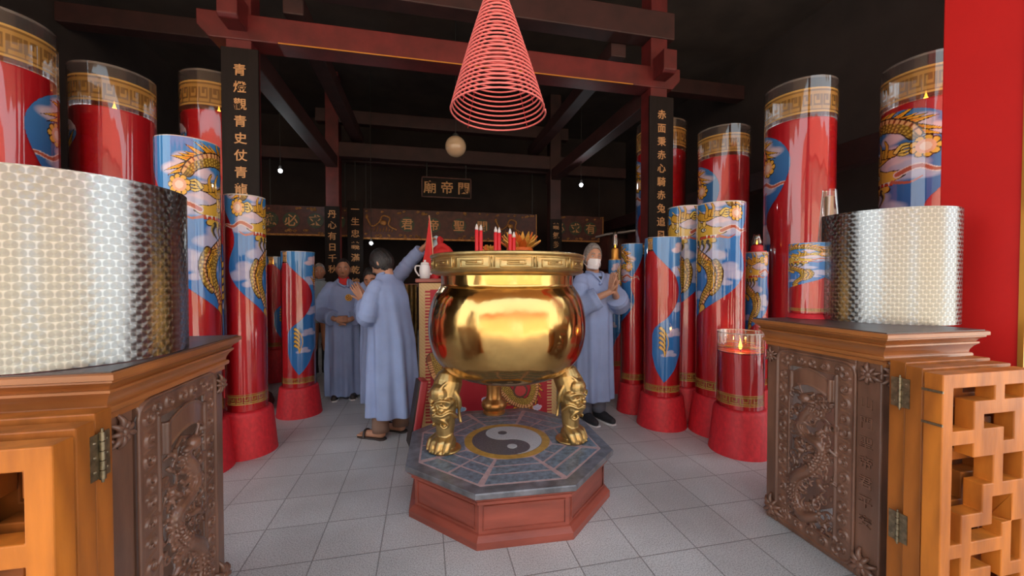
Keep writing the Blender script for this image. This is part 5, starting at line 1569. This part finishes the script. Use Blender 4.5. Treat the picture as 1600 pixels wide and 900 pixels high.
# old man facing the doorway, hands folded
def elder_extra(t, k, hc, Rm, nk, S):
    b = MB(); b.lathe([(.060*k,0),(.064*k,.02),(.060*k,.062*k),(.054*k,.066*k)], 24, 0, Matrix.Translation(nk + S((0,-.006,-.015))))
    b.box(-.045*k,.045*k,-.012,.0,-.05,.03, 0, Matrix.Translation(nk + S((0,-.075,-.005))) @ Matrix.Rotation(R(-16), 4, 'X'))
    link('red_undershirt', remesh(b, .006, 2), M['red_cloth'], t)
    emblem(t, S((.065,-.138,1.20)), .040*k, (.28,-.9,.1))
    for s_ in (-1, 1):
        MB().tube(spline([S((s_*.055,-.062,1.415)), S((s_*.050,-.100,1.37)), S((.03 if s_ < 0 else .062,-.118,1.32))], 5), .012*k, 8).build('collar_edge', M['robe'], t, True)
person('old man in blue robe with red collar and round emblem, hands folded at his waist', 537, 632, 4.38, R(6), 1.53, dict(
    skin='skin_old', hair=dict(m='hair_black', fringe=.075, side=.03, back=-.04, grow=1.045, wave=.004), brow='hair_grey', tilt=(6,0,0), head=(0,-.03,1.53), hk=1.02,
    rings=[(.035,0,.0,.200,.150,.045)]+RINGS[1:], collar=False, seed=3, nfold=8, sleeve=(.068,.082,.088,.090), cuff=.84,
    arms=(((-.265,-.02,1.03),(-.075,-.205,.955),(1,-.25,.05),(0,1,-.1),-1,38), ((.265,-.02,1.03),(.080,-.195,.945),(-1,-.30,.12),(0,1,-.1),1,38)),
    feet=((-.09,0),(.09,.0)), extra=(elder_extra, trousers('brown_cloth', ((-.09,0),(.09,0)), .35, .05, 'leather'))))

# bowing man with palms together, seen from his left and behind
def bow_extra(t, k, hc, Rm, nk, S):
    for q in range(4):
        a = R(-20+q*9)
        pass
FB = ((-.085,.02), (.10,-.05))
person('dark-haired man in long blue robe bowing, palms pressed together, brown trousers and sandals', 608, 692, 3.30, R(-122), 1.58, dict(
    skin='skin', hair=dict(m='hair_black', fringe=.0, side=-.05, back=-.095, grow=1.17, wave=.010), tilt=(26,0,0), head=(0,-.075,1.50), neck=(0,-.02,1.385),
    shoulders=((-.165,-.02,1.33),(.165,-.02,1.33)),
    rings=[(.20,.0,.02,.210,.215,.05),(.55,0,.02,.205,.205,.045),(.85,0,.02,.195,.190,.03),(1.05,0,.01,.192,.165,.016),(1.22,0,.0,.198,.145,.01),(1.32,0,-.012,.175,.115,.004),(1.375,0,-.03,.105,.082,0),(1.415,0,-.040,.072,.070,0)],
    arms=(((-.21,-.06,1.05),(-.020,-.262,1.185),(.05,-.68,.73),(1,0,0),-1,4), ((.21,-.06,1.05),(.020,-.262,1.185),(-.05,-.68,.73),(-1,0,0),1,4)),
    feet=FB, toes=True, seed=5, nfold=7, sleeve=(.068,.080,.086,.068), cuff=.74, handk=1.1,
    extra=(trousers('brown_cloth', FB, .30, .065, 'sandal'),)))

# helper reaching up to the pennant, mostly hidden behind the bowing man
person('stooping person in blue robe behind the bowing man, arm stretched up to the pennant', 595, None, 3.98, R(4), 1.58, dict(
    skin='skin_old', hair=dict(m='hair_black', fringe=.06, side=-.03, back=-.07, grow=1.08), tilt=(18,-14,-10), head=(-.075,-.19,1.36), neck=(-.02,-.07,1.35), brow='hair_black',
    shoulders=((-.16,-.03,1.30),(.15,-.05,1.375)),
    rings=[(.09,0,.0,.20,.165,.045)]+[(r[0], r[1], r[2]-.05*max(0,(r[0]-.8)/.6), r[3], r[4], r[5]) for r in RINGS[1:-1]],
    arms=(((-.19,.0,1.04),(-.12,-.20,.98),(.6,-.6,.1),(0,0,1),-1,30), ((.29,-.10,1.545),(.43,-.215,1.70),(.45,-.10,.75),(.8,.1,-.4),1,35)),
    feet=((-.09,0),(.09,0)), seed=8, sleeve=(.076,.080,.074,.066), cuff=.80, collar=False))

# grey-haired onlooker far behind
person('grey-haired onlooker in grey shirt standing in the dark behind the old man', 499, None, 5.3, R(12), 1.52, dict(
    skin='skin_old', hair=dict(m='hair_grey', fringe=.06, side=.0, back=-.05, grow=1.07), robe='grey_cloth', brow='hair_grey', head=(0,-.02,1.53),
    rings=[(.80,0,0,.185,.140,.02),(1.05,0,0,.19,.135,.012),(1.22,0,0,.195,.12,.008),(1.33,0,.005,.170,.095,.004),(1.385,0,.01,.10,.08,0),(1.41,0,.01,.07,.07,0)],
    arms=(((-.24,.02,1.08),(-.22,-.05,.84),(0,-.1,-1),(1,0,0),1,20), ((.24,.02,1.08),(.22,-.05,.84),(0,-.1,-1),(-1,0,0),-1,20)),
    feet=((-.09,0),(.09,0)), sleeve=(.075,.07,.065,.06), cuff=.45, seed=9, extra=(trousers('black_cloth', ((-.09,0),(.09,0)), .85, .06, 'leather'),)))

# woman with a white mask
FW = ((-.07,.02), (.07,-.01))
person('grey-haired woman in blue robe and white face mask, hands clasped in prayer', 928, 658, None, R(14), 1.63, dict(
    skin='skin', hair=dict(m='hair_grey', fringe=.066, side=-.055, back=-.09, grow=1.09, wave=.006), brow='hair_grey', mask=True, tilt=(4,-16,4), head=(-.045,-.035,1.525), neck=(-.015,-.005,1.395),
    rings=[(.21,0,.0,.195,.155,.040),(.55,0,0,.185,.150,.03),(.85,0,0,.185,.145,.02),(1.05,0,0,.188,.138,.012),(1.22,0,0,.195,.125,.008),(1.32,0,.0,.172,.100,.004),(1.37,-.005,.005,.115,.085,0),(1.385,-.008,.003,.085,.072,0)],
    arms=(((-.225,-.09,1.09),(-.022,-.255,1.215),(.10,-.10,.98),(1,0,.0),-1,7), ((.225,-.09,1.09),(.022,-.255,1.215),(-.10,-.10,.98),(-1,0,.0),1,7)),
    feet=FW, seed=12, nfold=8, sleeve=(.068,.086,.096,.100), cuff=.62,
    collar=False, extra=(mask, vneck, trousers('grey_trousers', FW, .5, .075, 'black_cloth'))))
bpy.context.view_layer.update()
